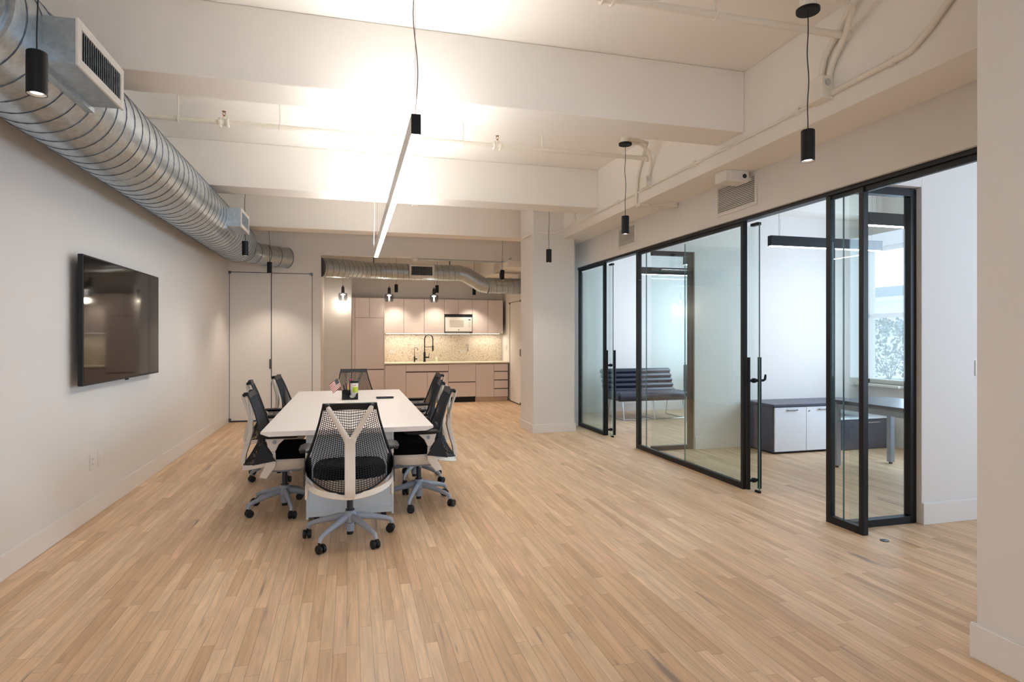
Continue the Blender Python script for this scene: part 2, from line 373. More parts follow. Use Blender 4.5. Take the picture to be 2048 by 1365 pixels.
# baseboards
def baseboard(name, pts, h=0.15, t=0.016):
    mb = MB()
    for (x0, x1, y0, y1) in pts:
        mb.box(x0, x1, y0, y1, 0, h)
        dx = 0.4 * t
        mb.box(x0 + (dx if x1 - x0 < 0.05 else -0), x1 - (dx if x1 - x0 < 0.05 else 0), y0 + (dx if y1 - y0 < 0.05 else 0), y1 - (dx if y1 - y0 < 0.05 else 0), h, h + 0.006)
    return struct(name, mb, 'base', smooth=False, bevel=0.003)
baseboard('baseboard_left', [(XL, XL + 0.018, -3, FY)])
baseboard('baseboard_right', [(2.662, 2.68, -3, 2.058), (2.68, 3.75, 2.04, 2.058)])
baseboard('baseboard_column', [(2.602, 2.62, 8.502, 9.2), (2.62, 3.288, 8.502, 8.52), (3.27, 3.288, 8.52, 9.08)], 0.125)

# office side
W1, W2, W3, XE = 3.60, 6.76, 10.6, 6.8
ZT1 = 2.56
struct('wall_hall', MB().box(4.185, XE + 0.3, W1, W1 + 0.14, 0, ZC).box(XW + 0.14, 4.185, W1, W1 + 0.14, ZT1, ZC), 'wall', 'white wall beside the glass corner', smooth=False, bevel=0.004)
struct('wall_office_middle', MB().box(4.215, XE, W2, W2 + 0.12, 0, ZC).box(XW + 0.14, 4.215, W2, W2 + 0.12, 2.50, ZC), 'wall', 'white wall between the two offices', smooth=False)
struct('wall_office_far', MB().box(XW + 0.05, XE + 0.2, W3, W3 + 0.12, 0, ZC), 'wall', 'white wall behind the black sofa', smooth=False)
# exterior wall with windows
wins = [(3.95, 5.85), (6.10, 6.72), (7.1, 8.5), (8.7, 10.4)]
ew = MB(); y = W1
for a, b in wins:
    ew.box(XE, XE + 0.2, y, a, 0, ZC); ew.box(XE, XE + 0.2, a, b, 0, 0.80); ew.box(XE, XE + 0.2, a, b, 2.63, ZC); y = b
ew.box(XE, XE + 0.2, y, W3 + 0.12, 0, ZC)
struct('wall_exterior', ew, 'wall', smooth=False)
struct('wall_hall_end', MB().box(XE, XE + 0.2, -3.2, W1, 0, ZC), 'wall', smooth=False)
struct('wall_hall_back', MB().box(3.75, XE, -3.2, -3.0, 0, ZC), 'wall', smooth=False)
for i, (a, b) in enumerate(wins):
    wr = empty('window_%d' % (i + 1), (XE + 0.1, (a + b) / 2, 0.8), 'office window in white frame', None, None, 0, 'structure')
    fr = MB()
    for (y0, y1, z0, z1) in ((a, a + 0.05, 0.8, 2.63), (b - 0.05, b, 0.8, 2.63), (a, b, 0.8, 0.86), (a, b, 2.58, 2.63), (a, b, 1.68, 1.74)):
        fr.box(XE + 0.06, XE + 0.12, y0, y1, z0, z1)
    fr.build('window_frame', 'white', wr, smooth=False, bevel=0.004)
    MB().box(XE + 0.088, XE + 0.094, a + 0.05, b - 0.05, 0.86, 2.58).build('pane', 'glass', wr, smooth=False)
    MB().box(XE - 0.12, XE + 0.06, a - 0.03, b + 0.03, 0.77, 0.80).build('window_sill', 'white', wr, smooth=False, bevel=0.004)
struct('trim_6', MB().box(XW + 0.14, XE, W2 - 0.35, W2, 3.02, ZC), 'ceil', 'soffit beam in the near office', smooth=False)
baseboard('baseboard_hall', [(4.185, 6.8, W1 - 0.018, W1)], 0.16)
baseboard('baseboard_office_middle', [(4.215, 6.8, W2 - 0.018, W2), (4.215, 6.8, W2 + 0.12, W2 + 0.138)], 0.16)
baseboard('baseboard_office_far', [(3.6, 6.8, W3 - 0.018, W3)], 0.16)

# flush doors in the far wall
def flush_door(name, x0, x1, lock_side, label):
    d = empty(name, ((x0 + x1) / 2, FY, 0), label, None, None, 0, 'structure')
    MB().box(x0 + 0.006, x1 - 0.006, FY + 0.004, FY + 0.045, 0.025, 2.505).build('door_leaf', 'wall', d, smooth=False, bevel=0.002)
    xc = x0 + 0.012 if lock_side < 0 else x1 - 0.012
    h = MB()
    for z in (0.04, 2.50): h.box(xc - 0.02, xc + 0.02, FY - 0.018, FY + 0.004, z - 0.02, z + 0.025)
    h.build('pivot_hinge', 'hinge', d, smooth=False, bevel=0.003)
    return d
dm = -1.287
d1 = flush_door('door_1', -1.945, dm, -1, 'left leaf of the white double doors')
d2 = flush_door('door_2', dm, -0.625, 1, 'right leaf of the white double doors')
MB().box(dm - 0.03, dm - 0.008, FY - 0.014, FY + 0.004, 0.89, 1.05).build('door_latch', 'hinge', d1, smooth=False, bevel=0.003)
g = MB()
for (x0, x1, z0, z1) in ((-1.945, -1.936, 0, 2.515), (-0.634, -0.625, 0, 2.515), (dm - 0.007, dm + 0.007, 0, 2.515), (-1.945, -0.625, 2.505, 2.515), (-1.945, -0.625, 0, 0.022)):
    g.box(x0, x1, FY + 0.0025, FY + 0.06, z0, z1)
struct('trim_7', g, 'gap', smooth=False)
# kitchen side door
d3 = empty('door_3', (3.43, 12.25, 0), 'white flush door in the wall right of the kitchen', None, None, 0, 'structure')
MB().box(3.434, 3.47, 12.05, 12.92, 0.02, 2.18).box(3.434, 3.47, 11.56, 12.035, 0.02, 2.18).build('door_leaf', 'wall', d3, smooth=False, bevel=0.002)
MB().box(3.41, 3.434, 12.02, 12.06, 1.02, 1.17).box(3.41, 3.434, 12.02, 12.06, 0.02, 0.06).box(3.41, 3.434, 12.90, 12.94, 0.02, 0.05).box(3.41, 3.434, 12.03, 12.07, 2.16, 2.2).box(3.41, 3.434, 12.90, 12.94, 2.15, 2.19).build('door_latch', 'hinge', d3, smooth=False)
struct('trim_8', MB().box(3.437, 3.5, 11.55, 12.95, 0, 0.02).box(3.437, 3.5, 12.035, 12.05, 0, 2.19).box(3.437, 3.5, 12.92, 12.95, 0, 2.19).box(3.437, 3.5, 11.55, 12.95, 2.18, 2.19), 'gap', smooth=False)

# ------------------------------------------------------------------ glass front
GX0, GX1, GX = 3.54, 3.585, 3.562
def T(px):   # distance along the glass front for a column of the plan drawing
    return px
ZF = 2.50
def fixed_panel(name, y0, y1, w0, w1, joints, label):
    """fixed glass panel between two posts (near y0, far y1)"""
    p = empty(name, (GX, (y0 + y1) / 2, 0), label, None, None, 0, 'structure')
    fr = MB().box(GX0, GX1, y0, y0 + w0, 0, ZF).box(GX0, GX1, y1 - w1, y1, 0, ZF).box(GX0, GX1, y0 + w0, y1 - w1, 0, 0.055).box(GX0 + 0.008, GX1 - 0.008, y0 + w0, y1 - w1, ZF - 0.03, ZF)
    fr.build('frame', 'black', p, smooth=False, bevel=0.002)
    cuts = [y0 + w0] + list(joints) + [y1 - w1]
    for a, b in zip(cuts[:-1], cuts[1:]):
        g_ = MB().box(GX - 0.005, GX + 0.005, a + 0.002, b - 0.002, 0.055, ZF - 0.03).build('pane', 'glass', p, smooth=False)
    if joints:
        e = MB()
        for j in joints: e.box(GX - 0.006, GX + 0.006, j - 0.002, j + 0.002, 0.055, ZF - 0.03)
        e.build('pane_edge', 'edge', p, smooth=False)
    return p
fixed_panel('window_5', 8.05, 9.06, 0.04, 0.05, [], 'narrow glass panel nearest the white column')
fixed_panel('window_6', 4.86, 7.04, 0.04, 0.07, [6.8], 'wide glass panel between the two sliding doors')
fixed_panel('window_7', 3.50, 3.85, 0.04, 0.045, [3.70], 'narrow glass panel at the glass corner')
tr = struct('trim_9', MB().box(GX0 - 0.01, GX1 + 0.03, 2.04, 9.06, ZF, ZF + 0.032).box(GX0 + 0.01, GX1, 2.04, 3.53, ZF - 0.04, ZF), 'black', 'black head track over the glass front', smooth=False, bevel=0.002)
def glass_door(name, y_edge, length, label, cross):
    d = empty(name, (GX1 + 0.03, y_edge + length / 2, 0), label, None, None, 0, 'structure')
    x = GX1 + 0.016
    MB().box(x - 0.005, x + 0.005, y_edge, y_edge + length, 0.012, ZF - 0.04).build('pane', 'glass', d, smooth=False)
    MB().box(x - 0.006, x + 0.006, y_edge - 0.003, y_edge, 0.012, ZF - 0.04).box(x - 0.006, x + 0.006, y_edge + length, y_edge + length + 0.003, 0.012, ZF - 0.04).build('pane_edge', 'edge', d, smooth=False)
    yh = y_edge + 0.075
    for s in (-1, 1):
        hb = MB().tube([(x + s * 0.06, yh, 0.02), (x + s * 0.06, yh, 1.235)], 0.0175, 16)
        h = hb.build('handle', 'bmatte', d)
    cr = MB()
    for z in (0.1, 1.02): cr.tube([(x - 0.06, yh, z), (x + 0.06, yh, z)], 0.014, 12).tube([(x - 0.014, yh, z), (x + 0.014, yh, z)], 0.022, 14)
    cr.build('handle_standoff', 'bmatte', d)
    if cross:
        MB().tube([(x + 0.06, yh, 1.02), (x + 0.10, yh, 1.02), (x + 0.118, yh, 1.03), (x + 0.122, yh, 1.055), (x + 0.124, yh, 1.075)], [0.012, 0.012, 0.012, 0.011, 0.008], 10).tube([(x - 0.06, yh, 1.02), (x - 0.085, yh, 1.02)], 0.013, 12).build('thumb_turn', 'bmatte', d)
    MB().box(x - 0.012, x + 0.012, y_edge - 0.01, y_edge + 0.05, 0.0, 0.018).box(x - 0.02, x + 0.02, y_edge + 0.0, y_edge + 0.1, ZF - 0.055, ZF - 0.03).build('door_shoe', 'bmatte', d, smooth=False)
    return d
glass_door('door_4', 7.87, 1.16, 'frameless sliding glass door of the far office, slid open', False)
glass_door('door_5', 4.71, 1.26, 'frameless sliding glass door of the near office, slid open', True)
def cross_glass(name, y, x0, x1, zt, label):
    p = empty(name, ((x0 + x1) / 2, y, 0), label, None, None, 0, 'structure')
    MB().box(x1 - 0.055, x1, y - 0.03, y + 0.03, 0, zt).box(x0, x1 - 0.055, y - 0.03, y + 0.03, 0, 0.055).box(x0, x1 - 0.055, y - 0.03, y + 0.03, zt - 0.055, zt).build('frame', 'black', p, smooth=False, bevel=0.002)
    MB().box(x0, x1 - 0.055, y - 0.005, y + 0.005, 0.055, zt - 0.055).build('pane', 'glass', p, smooth=False)
cross_glass('window_8', W1 + 0.07, GX1 + 0.005, 4.18, ZT1 - 0.01, 'glass side light beside the white hall wall')
cross_glass('window_9', W2 + 0.06, GX1 + 0.06, 4.215, 2.50, 'glass side light between the two offices')

# ------------------------------------------------------------------ ducts
def resample(pts, step):
    pts = [Vector(p) for p in pts]; out = [pts[0]]
    for a, b in zip(pts[:-1], pts[1:]):
        n = max(1, int(round((b - a).length / step)))
        for i in range(1, n + 1): out.append(a.lerp(b, i / n))
    return out
def spiral(pts, r, pitch, tr=0.004, up=(0, 0, 1), n=34):
    """lock seam winding round the path"""
    pts = [Vector(p) for p in pts]; seg = []; s = 0
    rs = r if isinstance(r, (list, tuple)) else [r] * len(pts)
    L_ = [0]
    for a, b in zip(pts[:-1], pts[1:]): L_.append(L_[-1] + (b - a).length)
    tot = L_[-1]; k = int(tot / pitch * n); out = []; i = 0
    for q in range(k + 1):
        s = tot * q / k
        while i < len(pts) - 2 and L_[i + 1] < s: i += 1
        f = (s - L_[i]) / max(1e-9, L_[i + 1] - L_[i]); p = pts[i].lerp(pts[i + 1], f); rr = rs[i] + (rs[i + 1] - rs[i]) * f
        t0 = (pts[i + 1] - pts[max(i - 1, 0)]).normalized(); t1 = (pts[min(i + 2, len(pts) - 1)] - pts[i]).normalized(); t = t0.lerp(t1, f).normalized()
        a = Vector(up); a = (a - t * a.dot(t)).normalized(); b = t.cross(a); th = 2 * PI * s / pitch
        out.append(p + a * math.cos(th) * rr + b * math.sin(th) * rr)
    return MB().tube(out, tr, 4)
def register(parent, x0, x1, y0, y1, z0, z1, axis, name='register_box'):
    """sheet metal box with a white grille; axis 'x': faces +x, axis 'y': faces -y"""
    b = MB().box(x0, x1, y0, y1, z0, z1).build(name, 'sheet', parent, smooth=False, bevel=0.002)
    f = 0.035; g_ = MB(); d = MB(); sl = MB()
    if axis == 'x':
        xf = x1
        for (a, b_, c, e) in ((y0 - .005, y0 + f, z0 - .005, z1 + .005), (y1 - f, y1 + .005, z0 - .005, z1 + .005), (y0 + f, y1 - f, z0 - .005, z0 + f), (y0 + f, y1 - f, z1 - f, z1 + .005)): g_.box(xf, xf + 0.012, a, b_, c, e)
        d.box(xf, xf + 0.001, y0 + f, y1 - f, z0 + f, z1 - f)
        n = int((y1 - y0 - 2 * f) / 0.024)
        for i in range(n):
            yy = y0 + f + (i + 0.5) * (y1 - y0 - 2 * f) / n; sl.obox((xf + 0.006, yy, (z0 + z1) / 2), (0.014, 0.002, z1 - z0 - 2 * f), (0, 0, R(-52)))
    else:
        yf = y0
        for (a, b_, c, e) in ((x0 - .005, x0 + f, z0 - .005, z1 + .005), (x1 - f, x1 + .005, z0 - .005, z1 + .005), (x0 + f, x1 - f, z0 - .005, z0 + f), (x0 + f, x1 - f, z1 - f, z1 + .005)): g_.box(a, b_, yf - 0.012, yf, c, e)
        d.box(x0 + f, x1 - f, yf - 0.001, yf, z0 + f, z1 - f)
        n = int((x1 - x0 - 2 * f) / 0.022)
        for i in range(n):
            xx = x0 + f + (i + 0.5) * (x1 - x0 - 2 * f) / n; sl.obox((xx, yf - 0.006, (z0 + z1) / 2), (0.003, 0.014, z1 - z0 - 2 * f), (0, 0, R(35)))
    gr = g_.build('grille_frame', 'white', b, smooth=False, bevel=0.002)
    d.build('grille_cavity', 'gap', b, smooth=False)
    sl.build('louvers', 'sheet', b, smooth=False)
    return b
DX, DZ, DR = -1.63, 2.82, 0.2825
duct = empty('spiral_duct', (DX, 4.5, DZ - DR), 'large galvanized spiral duct running along the top of the television wall', 'duct')
path = [(DX, y_, DZ) for y_ in (2.97, 6, 9.7)]
MB().tube(resample(path, 0.5), DR, 56).build('duct_shell', 'duct', duct)
spiral([(DX, 3.02, DZ), (DX, 9.7, DZ)], DR + 0.001, 0.150, 0.0035).build('duct_seam', 'seam', duct)
ep = [Vector(p) for p in ((DX, 9.70, DZ), (DX, 9.95, 2.80), (-1.59, 10.15, 2.785), (-1.50, 10.38, 2.775), (-1.36, 10.58, 2.77), (-1.20, 10.74, 2.77), (-1.04, 10.895, 2.77))]
er = [DR, 0.215, 0.18, 0.172, 0.170, 0.170, 0.170]
MB().tube(ep, er, 40).build('duct_elbow', 'duct', duct)
el = MB()
for i in range(1, len(ep)):
    t = (ep[min(i + 1, len(ep) - 1)] - ep[i - 1]).normalized(); el.tube([ep[i] - t * 0.004, ep[i] + t * 0.004], er[i] + 0.004, 40)
el.build('elbow_seam', 'seam', duct)
for y_ in (4.9, 6.2, 8.55): MB().tube([(DX, y_ - 0.02, DZ), (DX, y_ + 0.02, DZ)], DR + 0.003, 56, caps=True).build('coupling_band', 'duct', duct)
# end cap with a raised rim and screws
MB().tube([(DX, 2.93, DZ), (DX, 2.95, DZ), (DX, 2.95, DZ), (DX, 2.99, DZ)], [0.262, 0.262, DR + 0.006, DR + 0.006], 56).tube([(DX, 2.90, DZ), (DX, 2.93, DZ)], [0.236, 0.240], 56).build('end_cap', 'duct', duct)
sc0 = MB()
for k in range(10):
    a_ = k * PI / 5 + 0.3; sc0.cyl((DX + 0.25 * math.cos(a_), 2.925, DZ + 0.25 * math.sin(a_)), (DX + 0.25 * math.cos(a_), 2.931, DZ + 0.25 * math.sin(a_)), 0.005, 8)
tag(sc0.build('cap_screws', 'seam', duct), kind='stuff')
register(duct, -1.50, -1.22, 3.20, 3.77, 2.68, 2.89, 'x')
register(duct, -1.50, -1.22, 7.51, 8.07, 2.70, 2.91, 'x')
MB().box(-1.45, -1.36, 3.22, 3.80, 2.655, 2.68).build('register_flange', 'sheet', duct, smooth=False)
MB().box(-1.45, -1.36, 7.53, 8.10, 2.675, 2.70).build('register_flange', 'sheet', duct, smooth=False)
kd = empty('kitchen_duct', (1.4, 12.1, 2.4), 'galvanized spiral duct with an offset, crossing in front of the kitchen', 'duct')
KR = 0.16
kp = [(-0.50, 11.20, 2.66), (-0.36, 11.29, 2.665), (-0.18, 11.43, 2.675), (0.02, 11.64, 2.69), (0.28, 11.86, 2.70), (0.60, 11.98, 2.71), (1.2, 12.05, 2.715), (2.14, 12.1, 2.72)]
kr = [0.172, 0.171, 0.170, 0.166, 0.163, 0.16, 0.16, 0.16]
k2 = [(2.14, 12.1, 2.72), (2.26, 12.1, 2.70), (2.62, 12.1, 2.50), (2.74, 12.1, 2.485)]
k3 = [(2.74, 12.1, 2.485), (3.43, 12.1, 2.485)]
MB().tube(kp, kr, 40).build('duct_shell', 'duct', kd)
MB().tube(k2, KR, 40).build('offset_elbow', 'duct', kd)
MB().tube(k3, KR, 40).build('duct_shell', 'duct', kd)
spiral(kp, kr, 0.115, 0.0035).build('duct_seam', 'seam', kd)
spiral(k3, KR, 0.12, 0.0035).build('duct_seam', 'seam', kd)
for a, b in (((0.28, 11.86, 2.70), (0.31, 11.872, 2.70)), ((2.12, 12.1, 2.72), (2.15, 12.1, 2.72)), ((2.74, 12.1, 2.485), (2.77, 12.1, 2.485)), ((0.62, 11.983, 2.71), (0.64, 11.985, 2.71)), ((1.95, 12.095, 2.72), (1.97, 12.095, 2.72))): MB().tube([a, b], 0.167, 40).build('coupling_band', 'duct', kd)
register(kd, 1.12, 1.60, 11.85, 12.05, 2.60, 2.84, 'y')
for x_ in (0.45, 1.95, 3.0): MB().box(x_ - 0.012, x_ + 0.012, 12.09, 12.11, 2.6 if x_ < 2.3 else 2.4, ZC).build('strap_hanger', 'seam', kd, smooth=False)

# white ducts inside the offices, seen through the top of the glass
for nm, ya, yb, lb in (('office_duct', W1 + 0.3, W2 - 0.4, 'white spiral duct along the ceiling of the near office'), ('office_duct', W2 + 0.3, W3 - 0.1, 'white spiral duct along the ceiling of the far office')):
    od = empty(nm, (4.25, (ya + yb) / 2, 2.9), lb, 'duct')
    MB().tube([(4.25, ya, 3.1), (4.25, yb, 3.1)], 0.2, 40).build('duct_shell', 'pipe', od)
    spiral([(4.25, ya, 3.1), (4.25, yb, 3.1)], 0.2, 0.14, 0.004).build('duct_seam', 'duct', od)
    for yy in (ya + 0.4, yb - 0.4): MB().box(4.24, 4.26, yy - 0.015, yy + 0.015, 3.29, ZC).build('strap_hanger', 'pipe', od, smooth=False)

# ------------------------------------------------------------------ pipes, conduits and boxes
def sprinkler(loc_y, z, x0, x1, hang, heads, coup, label, zt=ZC, r=0.022):
    p = empty('sprinkler_pipe', ((x0 + x1) / 2, loc_y, z), label, 'pipe', 'white sprinkler pipes under the ceiling')
    MB().tube([(x0, loc_y, z), (x1, loc_y, z)], r, 16).tube([(x1 - 0.03, loc_y, z), (x1, loc_y, z)], r + 0.012, 16).build('pipe_run', 'pipe', p)
    for x_ in hang:
        MB().cyl((x_, loc_y, z + r), (x_, loc_y, zt), 0.006, 8).cyl((x_, loc_y, zt - 0.012), (x_, loc_y, zt), 0.03, 14).tube([(x_, loc_y + (r + 0.004) * math.sin(a), z + (r + 0.006) * math.cos(a)) for a in [q * 2 * PI / 16 for q in range(17)]], 0.005, 6).build('hanger', 'pipe', p)
    for x_ in coup: MB().tube([(x_ - 0.03, loc_y, z), (x_ + 0.03, loc_y, z)], r + 0.008, 16).tube([(x_ - 0.040, loc_y, z), (x_ - 0.024, loc_y, z)], r + 0.020, 16).tube([(x_ + 0.024, loc_y, z), (x_ + 0.040, loc_y, z)], r + 0.020, 16).build('coupling', 'pipe', p)
    for x_ in heads:
        h = MB().cyl((x_, loc_y, z + r - 0.002), (x_, loc_y, z + r + 0.03), 0.020, 12, 0.013).build('sprinkler_outlet', 'pipe', p)
        MB().cyl((x_, loc_y, z + r + 0.03), (x_, loc_y, z + r + 0.045), 0.008, 10).tube([(x_ - 0.008, loc_y, z + r + 0.045), (x_ - 0.011, loc_y, z + r + 0.06), (x_ - 0.003, loc_y, z + r + 0.075)], 0.0025, 6).tube([(x_ + 0.008, loc_y, z + r + 0.045), (x_ + 0.011, loc_y, z + r + 0.06), (x_ + 0.003, loc_y, z + r + 0.075)], 0.0025, 6).cyl((x_, loc_y, z + r + 0.075), (x_, loc_y, z + r + 0.079), 0.017, 14).build('sprinkler_head', 'brass', h)
    return p
sprinkler(3.18, 3.36, XL, XG, [2.12, 0.0], [], [1.42], 'white sprinkler pipe in the nearest ceiling bay, crossing the black canopy')
sprinkler(5.88, 3.345, XL, XG, [-1.46, -0.62, 1.08, 1.9], [-1.09, 1.43], [-1.09, 1.43], 'white sprinkler pipe with two brass heads, between near and middle beams')
sprinkler(8.75, 3.36, XL, XG, [-0.4, 1.6], [], [-1.0, 0.9], 'white sprinkler pipe just beyond the middle cross beam')
def tubething(name, pts, r, mat, label, cat, group=None, clamps=(), n=12):
    if not clamps: return tag(MB().tube(pts, r, n).build(name, mat), label, cat, group)
    t = empty(name, pts[0], label, cat, group); MB().tube(pts, r, n).build('conduit_run', mat, t)
    for c in clamps: MB().obox(c, (0.03, 0.035, 0.05)).build('clamp', mat, t, smooth=False, bevel=0.004)
    return t
zc1 = 3.03
tubething('conduit', [(XG - 0.012, 3.50, zc1), (XG - 0.012, 7.0, zc1), (XG - 0.012, 8.3, zc1), (XG - 0.03, 8.42, zc1 - 0.01), (2.95, 8.49, zc1 - 0.05), (2.70, 8.50, zc1 - 0.06), (2.6, 8.60, zc1 - 0.07), (2.6, 9.1, zc1 - 0.08)], 0.011, 'pipe', 'thin white conduit along the girder from the near junction box to the column', 'conduit', None, [(XG - 0.012, y_, zc1) for y_ in (3.62, 4.95, 6.6)])
tubething('conduit', [(XG - 0.018, 3.30, zc1 + 0.01), (XG - 0.02, 2.85, zc1 + 0.015), (XG - 0.02, 2.72, zc1 + 0.02), (XG - 0.02, 2.60, zc1 + 0.09), (XG - 0.02, 2.48, zc1 + 0.19), (XG - 0.02, 2.36, zc1 + 0.24), (XG - 0.02, 2.04, zc1 + 0.27)], 0.019, 'pipe', 'thick white conduit rising right of the near junction box', 'conduit', None, [(XG - 0.02, 2.84, zc1 + 0.014)])
def jbox(y, z, label, sy=0.15, sz=0.15, sx=0.09):
    t = empty('junction_box', (XG - sx / 2, y, z - sz / 2), label, 'junction box', 'white junction boxes on the girder')
    MB().box(XG - sx, XG, y - sy / 2, y + sy / 2, z - sz / 2, z + sz / 2).build('box_body', 'pipe', t, smooth=False, bevel=0.004)
    MB().cyl((XG - sx * 0.5, y - sy / 2 - 0.006, z + sz * 0.2), (XG - sx * 0.5, y - sy / 2, z + sz * 0.2), 0.022, 16).build('knockout', 'chrome', t)
    return t
jbox(3.38, zc1 + 0.05, 'white junction box on the girder nearest the camera')
jbox(5.86, zc1 + 0.05, 'white junction box on the girder under the middle canopy', 0.12, 0.12, 0.07)
def tall_box(y): return None
# conduits dropping from the canopies to the girder
tubething('conduit', [(2.55, 2.9, 3.42), (2.75, 2.92, 3.43), (2.95, 3.0, 3.42), (3.05, 3.15, 3.36), (XG - 0.02, 3.28, 3.25), (XG - 0.02, 3.34, 3.12)], 0.02, 'pipe', 'white bent conduit from the nearest canopy down to its junction box', 'conduit')
tubething('conduit', [(3.05, 3.05, 3.56), (XG - 0.02, 3.22, 3.44), (XG - 0.02, 3.36, 3.30), (XG - 0.02, 3.40, 3.14)], 0.02, 'pipe', 'white conduit curving off the ceiling beside the nearest junction box', 'conduit')
tubething('conduit', [(2.66, 5.52, 3.38), (2.85, 5.58, 3.39), (2.98, 5.66, 3.36), (3.06, 5.74, 3.28), (XG - 0.02, 5.80, 3.2), (XG - 0.02, 5.84, 3.12)], 0.016, 'pipe', 'white bent conduit from the middle canopy to its junction box', 'conduit')
tubething('conduit', [(2.70, 5.50, 3.41), (2.95, 5.62, 3.42), (XG - 0.02, 5.98, 3.36), (XG - 0.02, 6.08, 3.2), (XG - 0.02, 6.12, 2.99), (XG - 0.02, 6.12, 2.92)], 0.016, 'pipe', 'second white conduit from the middle canopy down the girder face', 'conduit')
tubething('conduit', [(XL + 0.2, 5.3, ZC - 0.03), (2.0, 5.3, ZC - 0.03), (2.5, 5.42, 3.44), (2.62, 5.48, 3.40)], 0.010, 'pipe', 'thin white conduit across the ceiling to the middle canopy', 'conduit')
tubething('conduit', [(XG - 0.012, 8.05, 3.35), (XG - 0.012, 8.05, 3.06)], 0.012, 'pipe', 'short white vertical conduit near the column', 'conduit')
tag(MB().box(XG - 0.04, XG, 8.0, 8.1, 3.02, 3.13).build('outlet_box', 'pipe', smooth=False, bevel=0.004), 'small white box on the girder near the column', 'box')
c = empty('ceiling_box', (0.30, 5.35, 3.5), 'white rectangular box on the ceiling beside the linear lamp', 'box')
MB().box(0.16, 0.44, 5.30, 5.38, 3.46, 3.54).build('box_body', 'pipe', c, smooth=False, bevel=0.004)
MB().tube([(0.02, 5.34, 3.43), (0.16, 5.34, 3.45)], 0.02, 10).build('conduit_stub', 'pipe', c)
# raceway under the girder at the middle bay
rw = empty('surface_raceway', (XG + 0.2, 5.9, ZG - 0.04), 'white raceway with end box under the girder', 'raceway')
MB().box(XG - 0.01, XG + 0.10, 6.05, 6.15, ZG - 0.03, ZG).build('box_body', 'pipe', rw, smooth=False, bevel=0.003)
MB().tube([(XG + 0.05, 6.1, ZG - 0.015), (XG + 0.3, 6.0, ZG - 0.02)], 0.009, 10).build('conduit_run', 'pipe', rw)
MB().box(XG + 0.27, XG + 0.38, 5.92, 6.05, ZG - 0.05, ZG).build('box_body', 'pipe', rw, smooth=False, bevel=0.004)
# emergency light box over the big grille
el_ = empty('emergency_light', (3.4, 4.75, ZG - 0.1), 'white emergency light box under the girder above the large vent', 'emergency light')
MB().box(3.20, 3.44, 4.64, 4.80, ZG - 0.10, ZG).build('box_body', 'white', el_, smooth=False, bevel=0.006)
MB().box(3.25, 3.42, 4.634, 4.64, ZG - 0.085, ZG - 0.02).build('face_plate', 'wall', el_, smooth=False, bevel=0.003)
MB().cyl((3.39, 4.63, ZG - 0.05), (3.39, 4.636, ZG - 0.05), 0.02, 16).build('lens', 'dgrey', el_)
MB().tube([(3.44, 4.70, ZG - 0.05), (XW, 4.70, ZG - 0.05)], 0.02, 12).build('conduit_stub', 'pipe', el_)
# wall grilles
def wall_vent(y0, y1, z0, z1, label):
    v = empty('wall_vent', (XW, (y0 + y1) / 2, z0), label, 'vent', 'white return air vents above the glass front')
    f = 0.03; X0 = XW - 0.012
    MB().box(X0, XW, y0, y0 + f, z0, z1).box(X0, XW, y1 - f, y1, z0, z1).box(X0, XW, y0 + f, y1 - f, z0, z0 + f).box(X0, XW, y0 + f, y1 - f, z1 - f, z1).build('vent_frame', 'wall', v, smooth=False, bevel=0.002)
    MB().box(XW - 0.001, XW, y0 + f, y1 - f, z0 + f, z1 - f).build('vent_cavity', 'seam', v, smooth=False)
    n = 15; m = MB()
    for i in range(n):
        z = z0 + f + (i + 0.5) * (z1 - z0 - 2 * f) / n; m.obox((XW - 0.006, (y0 + y1) / 2, z), (0.014, y1 - y0 - 2 * f, 0.006), (0, R(-35), 0))
    m.build('louvers', 'wall', v, smooth=False)
wall_vent(4.60, 5.22, 2.60, 2.905, 'large white louvered vent under the emergency light')
wall_vent(6.95, 7.48, 2.60, 2.89, 'small looking white louvered vent behind the middle black pendant')
# smoke detector and conduit on the kitchen header, right wall bits
sd = empty('smoke_detector', (1.13, FY - 0.05, 2.82), 'white round detector under the kitchen header', 'smoke detector')
MB().lathe([(0.0, 0), (0.045, 0.0), (0.055, 0.02), (0.055, 0.05)], (1.13, FY + 0.06, 2.795)).build('detector_body', 'white', sd)
tubething('conduit', [(1.18, FY + 0.06, 2.83), (2.0, FY + 0.06, 2.83), (2.72, FY + 0.06, 2.825), (2.84, FY + 0.04, 2.85), (2.92, FY - 0.02, 2.9)], 0.014, 'sheet', 'white conduit below the kitchen header ending at the right wall', 'conduit')
tag(MB().box(3.30, 3.43, 11.15, 11.30, 2.62, 2.70).build('outlet_box', 'pipe', smooth=False, bevel=0.004), 'white box on the wall above the kitchen side door', 'box')
tubething('conduit', [(3.41, 11.02, 2.98), (3.41, 11.8, 2.98), (3.41, 13.5, 2.98)], 0.014, 'pipe', 'white conduit high on the wall right of the kitchen', 'conduit')

